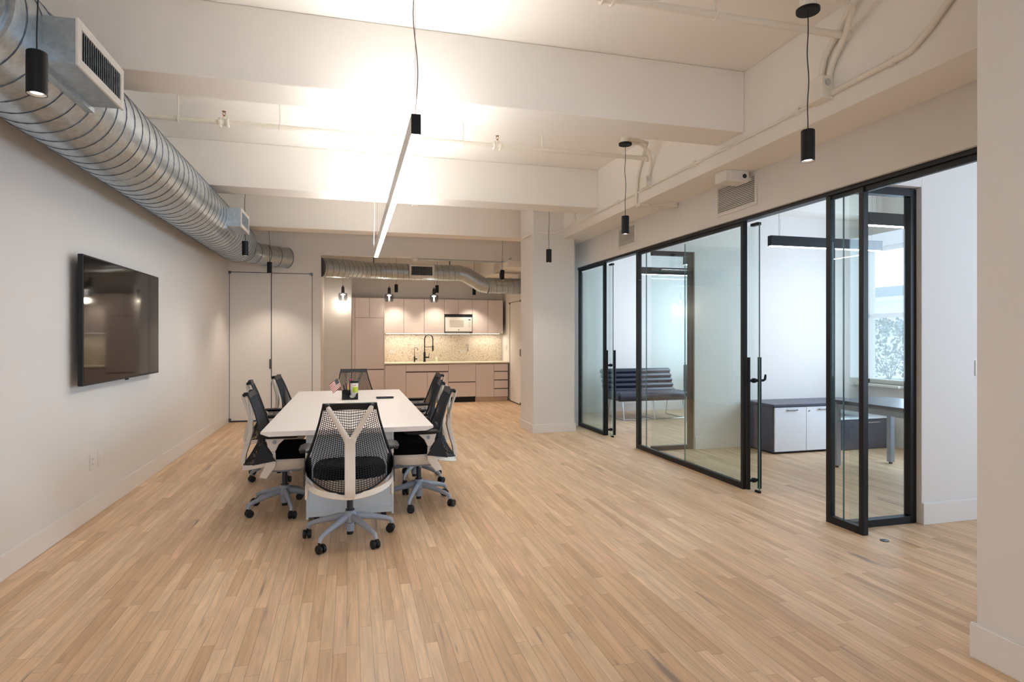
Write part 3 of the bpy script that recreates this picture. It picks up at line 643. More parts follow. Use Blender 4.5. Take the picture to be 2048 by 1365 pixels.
# ------------------------------------------------------------------ lamps
lp = empty('linear_pendant', (0.36, 6.0, 2.55), 'long black linear pendant lamp glowing over the conference table', 'pendant lamp')
LX, LY0, LY1, LZ = 0.355, 3.37, 8.72, 2.55
MB().box(LX - 0.027, LX - 0.023, LY0 + 0.006, LY1 - 0.006, LZ, LZ + 0.112).box(LX + 0.023, LX + 0.027, LY0 + 0.006, LY1 - 0.006, LZ, LZ + 0.112).box(LX - 0.023, LX + 0.023, LY0 + 0.006, LY1 - 0.006, LZ + 0.05, LZ + 0.06).build('housing', 'white', lp, smooth=False)
for a, b in ((LY0, LY0 + 0.006), (LY1 - 0.006, LY1)): MB().box(LX - 0.027, LX + 0.027, a, b, LZ, LZ + 0.113).build('end_cap', 'bmatte', lp, smooth=False, bevel=0.0015)
MB().box(LX - 0.023, LX + 0.023, LY0 + 0.006, LY1 - 0.006, LZ - 0.001, LZ + 0.004).build('diffuser', 'led', lp, smooth=False)
MB().box(LX - 0.023, LX + 0.023, LY0 + 0.006, LY1 - 0.006, LZ + 0.104, LZ + 0.108).build('uplight_diffuser', 'ledup', lp, smooth=False)
MB().cyl((LX, LY0 + 0.05, LZ + 0.11), (LX, LY0 + 0.05, ZC), 0.0012, 6).cyl((LX, LY0 + 0.05, LZ + 0.11), (LX, LY0 + 0.05, LZ + 0.13), 0.006, 8).build('suspension_cable', 'steelcable', lp)
MB().cyl((LX, LY1 - 0.4, LZ + 0.11), (LX, LY1 - 0.4, ZC), 0.0012, 6).build('suspension_cable', 'steelcable', lp)
wav = [(LX + 0.004 + 0.016 * math.sin(t_ * 7.0) * math.sin(PI * t_), LY0 + 0.06, LZ + 0.11 + t_ * (ZC - LZ - 0.11)) for t_ in [i / 40 for i in range(41)]]
MB().tube(wav, 0.0032, 8).build('power_cord', 'greycord', lp)
MB().tube([(LX - 0.02, LY1 - 0.36, LZ + 0.03), (LX - 0.045, LY1 - 0.38, LZ + 0.12), (LX - 0.04, LY1 - 0.4, LZ + 0.3), (LX - 0.03, LY1 - 0.4, ZC)], 0.0028, 8).build('power_cord', 'white', lp)

def spot(x, y, ztop, label, zb=2.44, hh=0.18, r=0.0375, canopy=None, power=9, col=WARM):
    p = empty('spot_pendant', (x, y, zb), label, 'pendant lamp', 'small black cylinder pendant lamps')
    MB().lathe([(r, 0.0), (r, hh - 0.004), (r - 0.004, hh), (0.0001, hh)], (x, y, zb), 32, caps=False).lathe([(r, 0), (r - 0.003, 0), (r - 0.003, 0.02)], (x, y, zb), 32, caps=False).build('shade', 'bmatte', p)
    MB().lathe([(r - 0.0035, 0.001), (0.022, 0.008)], (x, y, zb), 28, caps=False).build('reflector', 'reflector', p)
    MB().lathe([(0.0001, 0.007), (0.023, 0.008)], (x, y, zb), 20).build('lens', 'bulb', p)
    wv = [(x + 0.006 * math.sin(i * 0.9 + x) * math.sin(PI * i / 14), y, zb + hh + (ztop - zb - hh) * i / 14) for i in range(15)]
    MB().tube(wv, 0.003, 8).build('cord', 'cord', p)
    if canopy:
        MB().lathe([(0.0001, 0), (0.062, 0), (0.065, 0.004), (0.065, 0.02), (0.0001, 0.02)], (x, y, canopy)).build('canopy', 'bmatte', p)
        MB().lathe([(0.045, 0.02), (0.045, ZC - canopy)], (x, y, canopy)).build('mounting_box', 'pipe', p)
    d = bpy.data.lights.new('lamp_glow', 'SPOT'); d.energy = power; d.color = col; d.spot_size = R(105); d.spot_blend = 0.7; d.shadow_soft_size = 0.02
    o = bpy.data.objects.new('lamp_glow', d); COL.objects.link(o); o.parent = p; o.location = (0, 0, -0.005)
    return p
spot(-1.27, 2.96, ZC, 'black cylinder pendant at the upper left, in front of the big duct register', power=4)
spot(2.56, 2.92, 3.30, 'large looking black cylinder pendant with round canopy, nearest the glass front', canopy=3.30, power=7)
spot(2.63, 5.46, 3.32, 'black cylinder pendant with round canopy in front of the small vent', canopy=3.32, power=7)
spot(2.62, 7.8, ZC, 'black cylinder pendant in front of the white column')
spot(-1.265, 8.13, ZC, 'black cylinder pendant below the far duct register', power=8)
spot(-1.24, 10.28, ZC, 'black cylinder pendant in front of the white double doors', power=22)
spot(2.62, 10.40, ZC, 'black cylinder pendant just right of the kitchen duct offset', power=40)
for x_, zb_, lb_ in ((0.93, 2.37, 'black cylinder pendant behind the second glass pendant, before the cabinets'), (1.78, 2.37, 'black cylinder pendant hidden behind the rightmost glass pendant'), (2.58, 2.34, 'black cylinder pendant mostly hidden behind the kitchen duct')):
    spot(x_ * 1.016, 12.93, ZC, lb_, zb=zb_, hh=0.17, power=21)

def glass_pendant(x, y, label, z=2.10):
    p = empty('glass_pendant', (x, y, z), label, 'pendant lamp', 'smoked glass pendant lamps in front of the kitchen')
    MB().cyl((x, y, z + 0.30), (x, y, ZC), 0.0018, 6).build('cord', 'greycord', p)
    MB().lathe([(0.0001, 0.305), (0.009, 0.305), (0.010, 0.285), (0.028, 0.275), (0.033, 0.165), (0.0001, 0.165)], (x, y, z), 24).build('socket', 'dgrey', p)
    MB().lathe([(0.034, 0.165), (0.075, 0.155), (0.088, 0.14), (0.090, 0.06), (0.080, 0.01), (0.070, 0.0), (0.066, 0.002), (0.076, 0.012), (0.086, 0.06), (0.084, 0.138), (0.072, 0.151), (0.034, 0.160)], (x, y, z), 36).build('glass_shade', 'smoke', p)
    MB().lathe([(0.0001, 0.135), (0.040, 0.133), (0.044, 0.122), (0.016, 0.118), (0.012, 0.03), (0.0001, 0.028)], (x, y, z), 24).build('bulb', 'filament', p)
    d = bpy.data.lights.new('lamp_glow', 'POINT'); d.energy = 2.2; d.color = WARM; d.shadow_soft_size = 0.05
    o = bpy.data.objects.new('lamp_glow', d); COL.objects.link(o); o.parent = p; o.location = (0, 0, -0.06)
for x_, lb_ in ((-0.134, 'leftmost of the three smoked glass pendants'), (0.755, 'middle one of the three smoked glass pendants'), (1.650, 'rightmost of the three smoked glass pendants')):
    glass_pendant(x_, 12.24, lb_, 2.13)

def office_lamp(x0, x1, y, label, zb=2.42):
    p = empty('office_linear_lamp', ((x0 + x1) / 2, y, zb), label, 'pendant lamp', 'black linear office lamps')
    MB().box(x0, x1, y - 0.03, y + 0.03, zb + 0.004, zb + 0.115).build('housing', 'black', p, smooth=False, bevel=0.002)
    MB().box(x0 + 0.012, x1 - 0.012, y - 0.022, y + 0.022, zb - 0.001, zb + 0.006).build('diffuser', 'officeled', p, smooth=False)
    for x_ in (x0 + 0.12, x1 - 0.12): MB().cyl((x_, y, zb + 0.11), (x_, y, ZC), 0.0013, 6).build('suspension_cable', 'steelcable', p)
    MB().tube([(x0 + 0.13, y, zb + 0.11), (x0 + 0.14, y, zb + 0.25), (x0 + 0.115, y, zb + 0.4), (x0 + 0.12, y, ZC)], 0.003, 8).build('power_cord', 'white', p)
office_lamp(4.45, 5.95, 4.37, 'black linear lamp seen through the side light, near the hall wall')
office_lamp(4.44, 5.95, 5.64, 'black linear lamp above the white file cabinets')
office_lamp(4.45, 5.95, 7.4, 'nearer black linear lamp in the far office')
office_lamp(4.43, 5.95, 8.7, 'farther black linear lamp in the far office, above the sofa')

# ------------------------------------------------------------------ kitchen
KY, UY, BY = 12.97, 13.27, 13.6
def unit(name, x0, x1, y, depth, z0, z1, label, group, cat='cabinet'):
    u = empty(name, ((x0 + x1) / 2, y + depth / 2, z0), label, cat, group)
    MB().box(x0 + 0.001, x1 - 0.001, y + 0.022, y + depth, z0, z1).build('body', 'cabgap', u, smooth=False)
    return u
def front(u, x0, x1, y, z0, z1, name='door', g=0.003, mat='cab'):
    return MB().box(x0 + g, x1 - g, y, y + 0.02, z0 + g, z1 - g).build(name, mat, u, smooth=False, bevel=0.0015)
# tall cabinets
tu = unit('tall_cabinet', 0.10, 0.69, KY, 0.62, 0.1, 2.25, 'tall blush pantry cabinet left of the kitchen counter', None)
front(tu, 0.10, 0.392, KY, 1.83, 2.25); front(tu, 0.392, 0.69, KY, 1.83, 2.25); front(tu, 0.10, 0.69, KY, 0.75, 1.83); front(tu, 0.10, 0.69, KY, 0.1, 0.735)
MB().box(0.10, 0.69, KY + 0.06, KY + 0.08, 0, 0.1).build('toe_kick', 'toe', tu, smooth=False)
MB().box(0.04, 0.098, KY + 0.01, KY + 0.62, 0, 2.25).box(0.69, 0.705, KY, KY + 0.62, 0, 2.25).build('filler_panel', 'cab', tu, smooth=False)
# uppers
ug = 'blush upper kitchen cabinets'
for x0, x1, lb in ((0.71, 1.13, 'blush upper cabinet next to the tall cabinet'), (1.13, 1.575, 'second blush upper cabinet from the left, above the small tap'), (1.575, 2.02, 'blush upper cabinet immediately left of the microwave'), (2.65, 3.01, 'blush upper cabinet immediately right of the microwave'), (3.01, 3.36, 'rightmost blush upper cabinet')):
    u = unit('upper_cabinet', x0, x1, UY, BY - UY, 1.50, 2.26, lb, ug); front(u, x0, x1, UY, 1.50, 2.26)
u = unit('upper_cabinet', 2.02, 2.65, UY, BY - UY, 1.93, 2.26, 'short two-door blush cabinet over the microwave', ug)
front(u, 2.02, 2.335, UY, 1.93, 2.26); front(u, 2.335, 2.65, UY, 1.93, 2.26)
tag(MB().box(0.75, 3.3, UY + 0.10, UY + 0.13, 1.495, 1.4995).build('undercabinet_light', 'undercab', smooth=False), 'warm light strip under the upper cabinets', 'light strip')
area_light('undercabinet_glow', (1.4, UY + 0.12, 1.485), (0, 0, 0), 1.3, 0.04, 2.4, (1, 0.92, 0.80))
area_light('undercabinet_glow', (3.0, UY + 0.12, 1.485), (0, 0, 0), 0.6, 0.04, 1.2, (1, 0.92, 0.80))
# microwave
mw = empty('microwave', (2.335, UY, 1.52), 'white microwave hung between the upper cabinets', 'microwave')
MB().box(2.03, 2.64, UY + 0.0, BY, 1.53, 1.905).build('body', 'dgrey', mw, smooth=False)
MB().box(2.035, 2.635, UY - 0.03, UY, 1.545, 1.865).build('door', 'white', mw, smooth=False, bevel=0.006)
MB().box(2.135, 2.45, UY - 0.033, UY - 0.03, 1.65, 1.80).build('door_window', 'mwglass', mw, smooth=False)
MB().box(2.555, 2.605, UY - 0.033, UY - 0.03, 1.80, 1.82).build('display', 'bmatte', mw, smooth=False)
kp_ = MB()
for i in range(3):
    for j in range(5): kp_.box(2.552 + i * 0.02, 2.566 + i * 0.02, UY - 0.032, UY - 0.03, 1.64 + j * 0.028, 1.656 + j * 0.028)
kp_.build('keypad', 'mwglass', mw, smooth=False)
MB().cyl((2.335, UY - 0.033, 1.585), (2.335, UY - 0.03, 1.585), 0.012, 16).build('round_badge', 'dgrey', mw)
MB().box(2.04, 2.63, UY - 0.02, UY + 0.02, 1.87, 1.90).build('vent_strip', 'dgrey', mw, smooth=False)
# base units
bg = 'blush base kitchen cabinets'; ZK = 0.10; ZTOP = 0.845
u = unit('base_cabinet', 0.706, 1.15, KY, 0.6, ZK, ZTOP, 'blush base cabinet beside the tall cabinet', bg); front(u, 0.71, 1.15, KY, ZK, 0.83)
u = unit('base_cabinet', 1.15, 2.06, KY, 0.6, ZK, ZTOP, 'wide blush sink cabinet with two doors below the tall black tap', bg); front(u, 1.15, 2.06, KY, 0.685, 0.83, 'sink_panel'); front(u, 1.15, 1.605, KY, ZK, 0.665); front(u, 1.605, 2.06, KY, ZK, 0.665)
fr = unit('drawer_refrigerator', 2.06, 2.665, KY, 0.6, 0.12, ZTOP, 'blush fronted two-drawer refrigerator with black toe vent', None, 'refrigerator')
for z0, z1 in ((0.45, 0.835), (0.12, 0.435)):
    d = front(fr, 2.06, 2.665, KY, z0, z1, 'drawer'); MB().box(2.10, 2.62, KY - 0.012, KY, z1 - 0.062, z1 - 0.045).build('handle', 'cab', d, smooth=False, bevel=0.002)
MB().box(2.07, 2.655, KY + 0.03, KY + 0.05, 0.0, 0.11).build('toe_vent', 'bmatte', fr, smooth=False)
u = unit('base_cabinet', 2.665, 3.08, KY, 0.6, ZK, ZTOP, 'single-door blush base cabinet left of the small drawers', bg); front(u, 2.665, 3.08, KY, ZK, 0.83)
u = unit('base_cabinet', 3.08, 3.40, KY, 0.6, ZK, ZTOP, 'blush base cabinet with four small drawers at the right end', bg)
for z0, z1 in ((0.67, 0.83), (0.48, 0.655), (0.29, 0.465), (0.10, 0.275)): front(u, 3.08, 3.40, KY, z0, z1, 'drawer')
tag(MB().box(2.665, 3.40, KY + 0.05, KY + 0.07, 0, 0.1).box(0.706, 2.06, KY + 0.05, KY + 0.07, 0, 0.1).build('toe_kick_board', 'toe', smooth=False), 'blush toe kick board under the base cabinets', 'toe kick')
tag(MB().box(0.706, 3.428, KY - 0.02, BY, ZTOP, ZTOP + 0.028).build('countertop', 'counter', smooth=False, bevel=0.002), 'cream stone kitchen countertop', 'countertop')
tag(MB().box(0.706, 3.40, BY - 0.012, BY, ZTOP + 0.028, 1.50).build('backsplash', 'terrazzo', smooth=False), 'speckled cream terrazzo backsplash behind the taps', 'backsplash')
CT = ZTOP + 0.028
# faucets
fa = empty('kitchen_faucet', (1.60, 13.42, CT), 'tall black spring kitchen faucet over the sink', 'faucet')
MB().cyl((1.60, 13.42, CT), (1.60, 13.42, CT + 0.22), 0.024, 20).cyl((1.60, 13.42, CT), (1.60, 13.42, CT + 0.01), 0.03, 20).build('body', 'bmatte', fa)
arc = [(1.60, 13.42, CT + 0.2), (1.60, 13.42, CT + 0.5)] + [(1.69 - 0.09 * math.cos(a), 13.42 - 0.03 * math.sin(a / 2), CT + 0.5 + 0.11 * math.sin(a)) for a in [PI * i / 10 for i in range(1, 11)]] + [(1.78, 13.39, CT + 0.42), (1.78, 13.39, CT + 0.36)]
MB().tube(arc, 0.012, 12).build('spring_spout', 'bmatte', fa)
MB().cyl((1.78, 13.39, CT + 0.24), (1.78, 13.39, CT + 0.36), 0.018, 16).build('spray_head', 'bmatte', fa)
MB().tube([(1.60, 13.42, CT + 0.33), (1.78, 13.39, CT + 0.33)], 0.006, 8).build('docking_arm', 'bmatte', fa)
MB().tube([(1.60, 13.42, CT + 0.1), (1.70, 13.40, CT + 0.1)], 0.016, 12).tube([(1.69, 13.40, CT + 0.1), (1.70, 13.39, CT + 0.19)], 0.006, 8).build('lever', 'bmatte', fa)
ft = empty('filter_tap', (1.38, 13.44, CT), 'small black filtered water tap left of the tall faucet', 'faucet')
MB().cyl((1.38, 13.44, CT), (1.38, 13.44, CT + 0.12), 0.016, 16).build('body', 'bmatte', ft)
MB().tube([(1.38, 13.44, CT + 0.12), (1.38, 13.44, CT + 0.28)] + [(1.41 - 0.035 * math.cos(a), 13.43, CT + 0.28 + 0.04 * math.sin(a)) for a in [PI * i / 8 for i in range(1, 9)]] + [(1.445, 13.43, CT + 0.25)], 0.006, 10).build('spout', 'bmatte', ft)
MB().tube([(1.39, 13.44, CT + 0.07), (1.44, 13.43, CT + 0.07)], 0.012, 10).build('lever', 'bmatte', ft)
sb = empty('soap_bottle', (1.86, 13.35, CT), 'small pale soap bottle right of the tall faucet', 'bottle')
MB().lathe([(0.0001, 0), (0.028, 0), (0.03, 0.01), (0.03, 0.08), (0.012, 0.10), (0.012, 0.11), (0.0001, 0.11)], (1.86, 13.35, CT), 20).build('bottle_body', 'soap', sb)
MB().cyl((1.86, 13.35, CT + 0.11), (1.86, 13.35, CT + 0.15), 0.005, 8).box(1.855, 1.865, 13.31, 13.355, CT + 0.145, CT + 0.155).build('pump', 'white', sb)
ph = empty('wall_tap', (2.60, BY - 0.02, 1.12), 'small chrome wall rod beside the right kitchen outlet', 'wall rod')
MB().cyl((2.60, BY - 0.05, 1.10), (2.60, BY - 0.05, 1.27), 0.006, 10).build('rod', 'chrome', ph); MB().cyl((2.60, BY - 0.05, 1.25), (2.60, BY - 0.012, 1.25), 0.012, 12).cyl((2.60, BY - 0.05, 1.12), (2.60, BY - 0.012, 1.12), 0.012, 12).build('bracket', 'chrome', ph)
def outlet(name, c, normal, w_, h_, label, cat='outlet', slots=True, grp=None):
    """face plate: normal 'x' (faces +x), '-x' or '-y'"""
    o = empty(name, c, label, cat, grp); x, y, z = c; t = 0.008
    def bx(mb, a0, a1, z0, z1, d0, d1):
        if normal == 'x': mb.box(x + d0, x + d1, y + a0, y + a1, z + z0, z + z1)
        elif normal == '-x': mb.box(x - d1, x - d0, y + a0, y + a1, z + z0, z + z1)
        else: mb.box(x + a0, x + a1, y - d1, y - d0, z + z0, z + z1)
        return mb
    bx(MB(), -w_ / 2, w_ / 2, -h_ / 2, h_ / 2, 0, t).build('plate', 'white', o, smooth=False, bevel=0.002)
    bx(MB(), -w_ * 0.24, w_ * 0.24, -h_ * 0.3, h_ * 0.3, t, t + 0.003).build('socket_insert', 'white', o, smooth=False, bevel=0.001)
    if slots:
        m = MB()
        for dz in (-0.16, 0.16):
            for dx in (-0.08, 0.08): bx(m, dx * w_ - 0.0015, dx * w_ + 0.0015, dz * h_ - 0.005, dz * h_ + 0.005, t + 0.003, t + 0.004)
        m.build('socket_slots', 'gap', o, smooth=False)
    return o
outlet('wall_outlet', (XL, 5.445, 0.437), 'x', 0.075, 0.125, 'white wall outlet with sockets, the left plate below the television')
outlet('data_outlet', (XL, 5.605, 0.437), 'x', 0.075, 0.12, 'blank white wall plate, the right plate below the television', 'outlet', False)
outlet('counter_outlet', (0.90, BY - 0.012, 1.09), '-y', 0.12, 0.075, 'white counter outlet at the left end of the backsplash')
outlet('counter_outlet', (2.50, BY - 0.012, 1.09), '-y', 0.12, 0.075, 'white counter outlet beside the chrome rod')
outlet('light_switch', (3.43, 13.25, 1.18), '-x', 0.08, 0.12, 'white light switch on the wall right of the counter', 'switch', False)
outlet('light_switch', (4.75, W1, 1.18), '-y', 0.08, 0.12, 'white light switch at the right end of the hall wall', 'switch', False)

# ------------------------------------------------------------------ television
tv = empty('television', (-1.90, 5.95, 1.06), 'large flat black television mounted on the left wall', 'television')
ty0, ty1, tz0, tz1, tx = 5.05, 6.85, 1.06, 2.03, -1.88
MB().box(tx - 0.035, tx, ty0, ty1, tz0, tz1).build('housing', 'black', tv, smooth=False, bevel=0.004)
MB().box(tx, tx + 0.0015, ty0 + 0.012, ty1 - 0.012, tz0 + 0.018, tz1 - 0.012).build('screen', 'screen', tv, smooth=False)
MB().box(XL + 0.002, tx - 0.035, ty0 + 0.4, ty1 - 0.4, 1.3, 1.8).build('wall_bracket', 'bmatte', tv, smooth=False)
MB().box(tx - 0.01, tx + 0.002, 5.93, 5.99, tz0 - 0.012, tz0).build('sensor_tab', 'bmatte', tv, smooth=False)

# ------------------------------------------------------------------ conference table
TY0, TY1 = 4.63, 7.98
ct = empty('conference_table', (0, 6.3, 0), 'long white conference table with a pale panel base', 'table')
tp = MB(); vs = [(-0.62, TY0, 0.74), (0.62, TY0, 0.74), (0.62, TY1, 0.74), (-0.62, TY1, 0.74), (-0.62, TY0, 0.725), (0.62, TY0, 0.725), (0.62, TY1, 0.725), (-0.62, TY1, 0.725), (-0.565, TY0, 0.703), (0.565, TY0, 0.703), (0.565, TY1, 0.703), (-0.565, TY1, 0.703)]
tp.add(vs, [(0, 1, 2, 3), (0, 4, 5, 1), (1, 5, 6, 2), (2, 6, 7, 3), (3, 7, 4, 0), (4, 8, 9, 5), (5, 9, 10, 6), (6, 10, 11, 7), (7, 11, 8, 4), (8, 11, 10, 9)])
tp.build('tabletop', 'table', ct, smooth=False, bevel=0.0015)
for a, b in ((4.89, 4.945), (7.655, 7.71)):
    pnl = MB().box(-0.31, 0.32, a + 0.004, b - 0.004, 0.03, 0.703).build('end_panel', 'tbase', ct, smooth=False, bevel=0.002)
    for x0, x1 in ((-0.327, -0.31), (0.32, 0.337)): MB().box(x0, x1, a, b, 0.012, 0.703).build('panel_edge', 'tbase', pnl, smooth=False, bevel=0.002)
    MB().box(-0.31, 0.32, a - 0.006, a + 0.004, 0.03, 0.075).build('plinth', 'tbase', pnl, smooth=False, bevel=0.002)
MB().box(-0.10, 0.11, 4.941, 7.659, 0.18, 0.703).build('spine', 'tbase', ct, smooth=False, bevel=0.002)
for x_, y_ in ((-0.25, 4.917), (0.26, 4.917), (-0.25, 7.68), (0.26, 7.68)): MB().cyl((x_, y_, 0), (x_, y_, 0.03), 0.02, 14).build('foot', 'rubber', ct)

# ------------------------------------------------------------------ task chair (faces +y, origin on the floor under the column)
def lerp_tab(tab, t):
    for (a, va), (b, vb) in zip(tab[:-1], tab[1:]):
        if t <= b:
            f = (t - a) / (b - a); f = max(0, min(1, f)); return va + (vb - va) * f
    return tab[-1][1]
def smooth_tab(tab, t, e=0.05): return (lerp_tab(tab, t - e) + lerp_tab(tab, t) + lerp_tab(tab, t + e) + lerp_tab(tab, t - e / 2) + lerp_tab(tab, t + e / 2)) / 5
Wt = [(-.1, .302), (0, .300), (.15, .286), (.3, .262), (.5, .228), (.75, .193), (1.0, .166), (1.1, .166)]
Zs = [(-.1, .50), (0, .50), (1, .985), (1.1, .985)]
Zb = [(-.1, .392), (0, .392), (1, .985), (1.1, .985)]
Yc = [(-.1, -.33), (0, -.315), (.12, -.262), (.3, -.205), (.5, -.19), (.75, -.21), (1, -.262), (1.1, -.262)]
Ys = [(-.1, -.05), (0, -.06), (.12, -.10), (.3, -.14), (.5, -.17), (.75, -.21), (1, -.262), (1.1, -.262)]
def back(u, t, off=0.0, dip=True):
    """u -1..1 across, t 0..1 upwards"""
    a = abs(u); W_ = smooth_tab(Wt, t)
    z = smooth_tab(Zb, t, .01) + (smooth_tab(Zs, t, .01) - smooth_tab(Zb, t, .01)) * a ** 2.6
    if dip: z -= 0.045 * max(0.0, math.sin(PI * min(1, max(0, (t - 0.25) / 0.72)))) * (1 - a)
    y = smooth_tab(Yc, t) + (smooth_tab(Ys, t) - smooth_tab(Yc, t)) * a ** 1.8
    return (W_ * u, y + off, z)
def make_chair():
    c_ = empty('task_chair', (0, 0, 0))
    c_['category'] = 'chair'
    # woven suspension back : real strands
    m = MB(); wS, tS = 0.0042, 0.0035
    nv_ = 30
    for i in range(nv_ + 1):
        u = -0.93 + 1.86 * i / nv_; pts = [back(u, 0.015 + 0.93 * k / 26) for k in range(27)]; m.tube(pts, 0.0021, 4, up=(1, 0, 0))
    nh = 40
    for j in range(nh + 1):
        t = 0.015 + 0.93 * (j / nh) ** 1.06; pts = [back(-0.95 + 1.9 * k / 22, t) for k in range(23)]; m.tube(pts, 0.0022, 4, up=(0, 1, 0))
    m.build('back_mesh', 'mesh', c_, local=True)
    # perimeter frame of the back
    f = MB()
    f.tube([back(-1, 1 - k / 24, dip=False) for k in range(25)], [0.007 + 0.003 * (k / 24) for k in range(25)], 8)
    f.tube([back(1, 1 - k / 24, dip=False) for k in range(25)], [0.007 + 0.003 * (k / 24) for k in range(25)], 8)
    f.tube([back(-1 + 2 * k / 30, 0.0) for k in range(31)], 0.006, 8)
    f.surf(lambda a, b: back(-1 + 2 * a, 0.925 + 0.075 * b - 0.02 * abs(2 * a - 1) ** 2 * (1 - b), -0.0, False), 20, 4, 0.012)
    for s in (-1, 1): f.tube([back(s * 0.86, 0.972, dip=False), (s * 0.140, -.280, .968), (s * 0.138, -.294, .955)], [0.015, 0.016, 0.013], 10)
    f.build('back_frame', 'mesh', c_, local=True)
    for s in (-1, 1):
        MB().surf(lambda a, b, s=s: (lambda p: (p[0] + s * 0.004, p[1], p[2]))(back(s * (0.83 + 0.17 * a + 0.10 * b * b * (1 - a)), 0.26 * b, 0.0, False)), 6, 10, 0.008).surf(lambda a, b, s=s: tuple(Vector((s * 0.305, -0.035, 0.462)) * (1 - b) + (Vector((s * 0.291, -0.135, 0.615)) * (1 - a) + Vector((s * 0.292, -0.205, 0.432)) * a) * b), 6, 8, 0.007).build('back_corner', 'mesh', c_, local=True)
    # Y shaped tower behind the back
    sp = MB()
    stem = [(0, -.300, .365), (0, -.315, .41), (0, -.305, .48), (0, -.280, .56), (0, -.256, .66), (0, -.262, .755)]
    sp.surf(lambda a, b: (lambda p: (-0.034 + 0.068 * a, p[1], p[2]))(Vector(stem[min(4, int(b * 5))]).lerp(Vector(stem[min(4, int(b * 5)) + 1]), b * 5 - min(4, int(b * 5)))), 2, 15, 0.035)
    for s in (-1, 1):
        arm = [(s * 0.014, -.262, .715), (s * 0.024, -.262, .755), (s * 0.050, -.266, .80), (s * 0.082, -.276, .855), (s * 0.115, -.290, .915), (s * 0.136, -.299, .955), (s * 0.141, -.2985, .966)]
        sp.tube(arm, [0.013, 0.0135, 0.0125, 0.012, 0.011, 0.010, 0.006], 14, up=(0, 1, 0), flat=1.62)
        sp.tube([(s * 0.133, -.295, .945), (s * 0.133, -.262, .955)], 0.011, 8)
    o_ = sp.build('back_support', 'chair_white', c_, local=True, bevel=0.004)
    # seat
    def seat_f(a, b):
        th_ = 2 * PI * a; r_ = b
        x = 0.25 * r_ * (abs(math.cos(th_)) ** 0.75) * (1 if math.cos(th_) >= 0 else -1)
        y = 0.03 + 0.235 * r_ * (abs(math.sin(th_)) ** 0.8) * (1 if math.sin(th_) >= 0 else -1)
        z = 0.545 - 0.075 * r_ ** 5 - 0.010 * math.cos(PI * r_)
        return (x, y, z)
    st_ = MB(); n_, k_ = 40, 10; vs_ = []
    prof = [(0.0, 0.53), (0.3, 0.533), (0.55, 0.54), (0.75, 0.546), (0.88, 0.542), (0.96, 0.525), (1.0, 0.495), (0.985, 0.462), (0.93, 0.45)]
    for r_, z in prof:
        for j in range(n_):
            th_ = 2 * PI * j / n_; cx_, sy_ = math.cos(th_), math.sin(th_)
            vs_.append((0.25 * r_ * abs(cx_) ** 0.72 * (1 if cx_ >= 0 else -1), 0.03 + 0.235 * r_ * abs(sy_) ** 0.8 * (1 if sy_ >= 0 else -1), z - (0.02 * max(0, sy_ * r_) ** 3)))
    fs_ = [(i * n_ + j, i * n_ + (j + 1) % n_, (i + 1) * n_ + (j + 1) % n_, (i + 1) * n_ + j) for i in range(len(prof) - 1) for j in range(n_)] + [tuple((len(prof) - 1) * n_ + j for j in range(n_))]
    st_.add(vs_, fs_); st_.build('seat', 'fabric', c_, local=True)
    pn = MB(); pf = []
    for r_, z in ((0.97, 0.460), (1.01, 0.442), (0.99, 0.405), (0.90, 0.372), (0.45, 0.360)):
        for j in range(n_):
            th_ = 2 * PI * j / n_; cx_, sy_ = math.cos(th_), math.sin(th_)
            pf.append((0.25 * r_ * abs(cx_) ** 0.72 * (1 if cx_ >= 0 else -1), 0.025 + 0.235 * r_ * abs(sy_) ** 0.8 * (1 if sy_ >= 0 else -1), z))
    pn.add(pf, [(i * n_ + j, i * n_ + (j + 1) % n_, (i + 1) * n_ + (j + 1) % n_, (i + 1) * n_ + j) for i in range(4) for j in range(n_)] + [tuple(range(n_))[::-1], tuple(4 * n_ + j for j in range(n_))])
    pn.build('seat_pan', 'chair_white', c_, local=True)
    # lower rim carrying the back, wrapping round the rear
    rim = MB()
    rim.surf(lambda a, b: (0.285 * math.sin(PI * (a - 0.5) * 0.98), -0.05 - 0.265 * math.cos(PI * (a - 0.5)) ** 0.8 * 1.0 + 0.02 * b, 0.355 + 0.075 * abs(2 * a - 1) ** 1.6 + 0.035 * b), 26, 2, 0.014)
    rim.surf(lambda a, b: (-0.06 + 0.12 * a, -0.30 + 0.28 * b, 0.368 + 0.006 * math.sin(PI * b)), 4, 6, 0.02)
    rim.build('back_cradle', 'chair_white', c_, local=True)
    # arms
    for s in (-1, 1):
        a_ = MB()
        a_.prism([(-0.095, 0.53), (-0.04, 0.53), (-0.015, 0.585), (0.03, 0.628), (0.075, 0.643), (-0.115, 0.643), (-0.10, 0.59)], 'x', s * 0.282 - 0.009, s * 0.282 + 0.009)
        a_.prism([(-0.04, 0.53), (-0.095, 0.53), (-0.105, 0.44), (-0.160, 0.335), (-0.105, 0.322), (-0.035, 0.42)], 'x', s * 0.282 - 0.009, s * 0.282 + 0.009)
        ar = a_.build('armrest', 'chair_white', c_, local=True, bevel=0.005)
        MB().cyl((s * 0.270, -0.045, 0.605), (s * 0.294, -0.045, 0.605), 0.016, 18).build('height_button', 'chair_grey', ar, local=True)
        def pad(a, b, s=s):
            y = -0.13 + 0.27 * b; w2 = 0.040 * (1 - abs(2 * b - 1) ** 6) ** 0.5 + 0.002
            return (s * 0.290 + w2 * (2 * a - 1), y, 0.655 - 0.008 * (2 * a - 1) ** 2)
        MB().surf(pad, 6, 20, 0.024).build('arm_pad', 'rubber', ar, local=True, bevel=0.004)
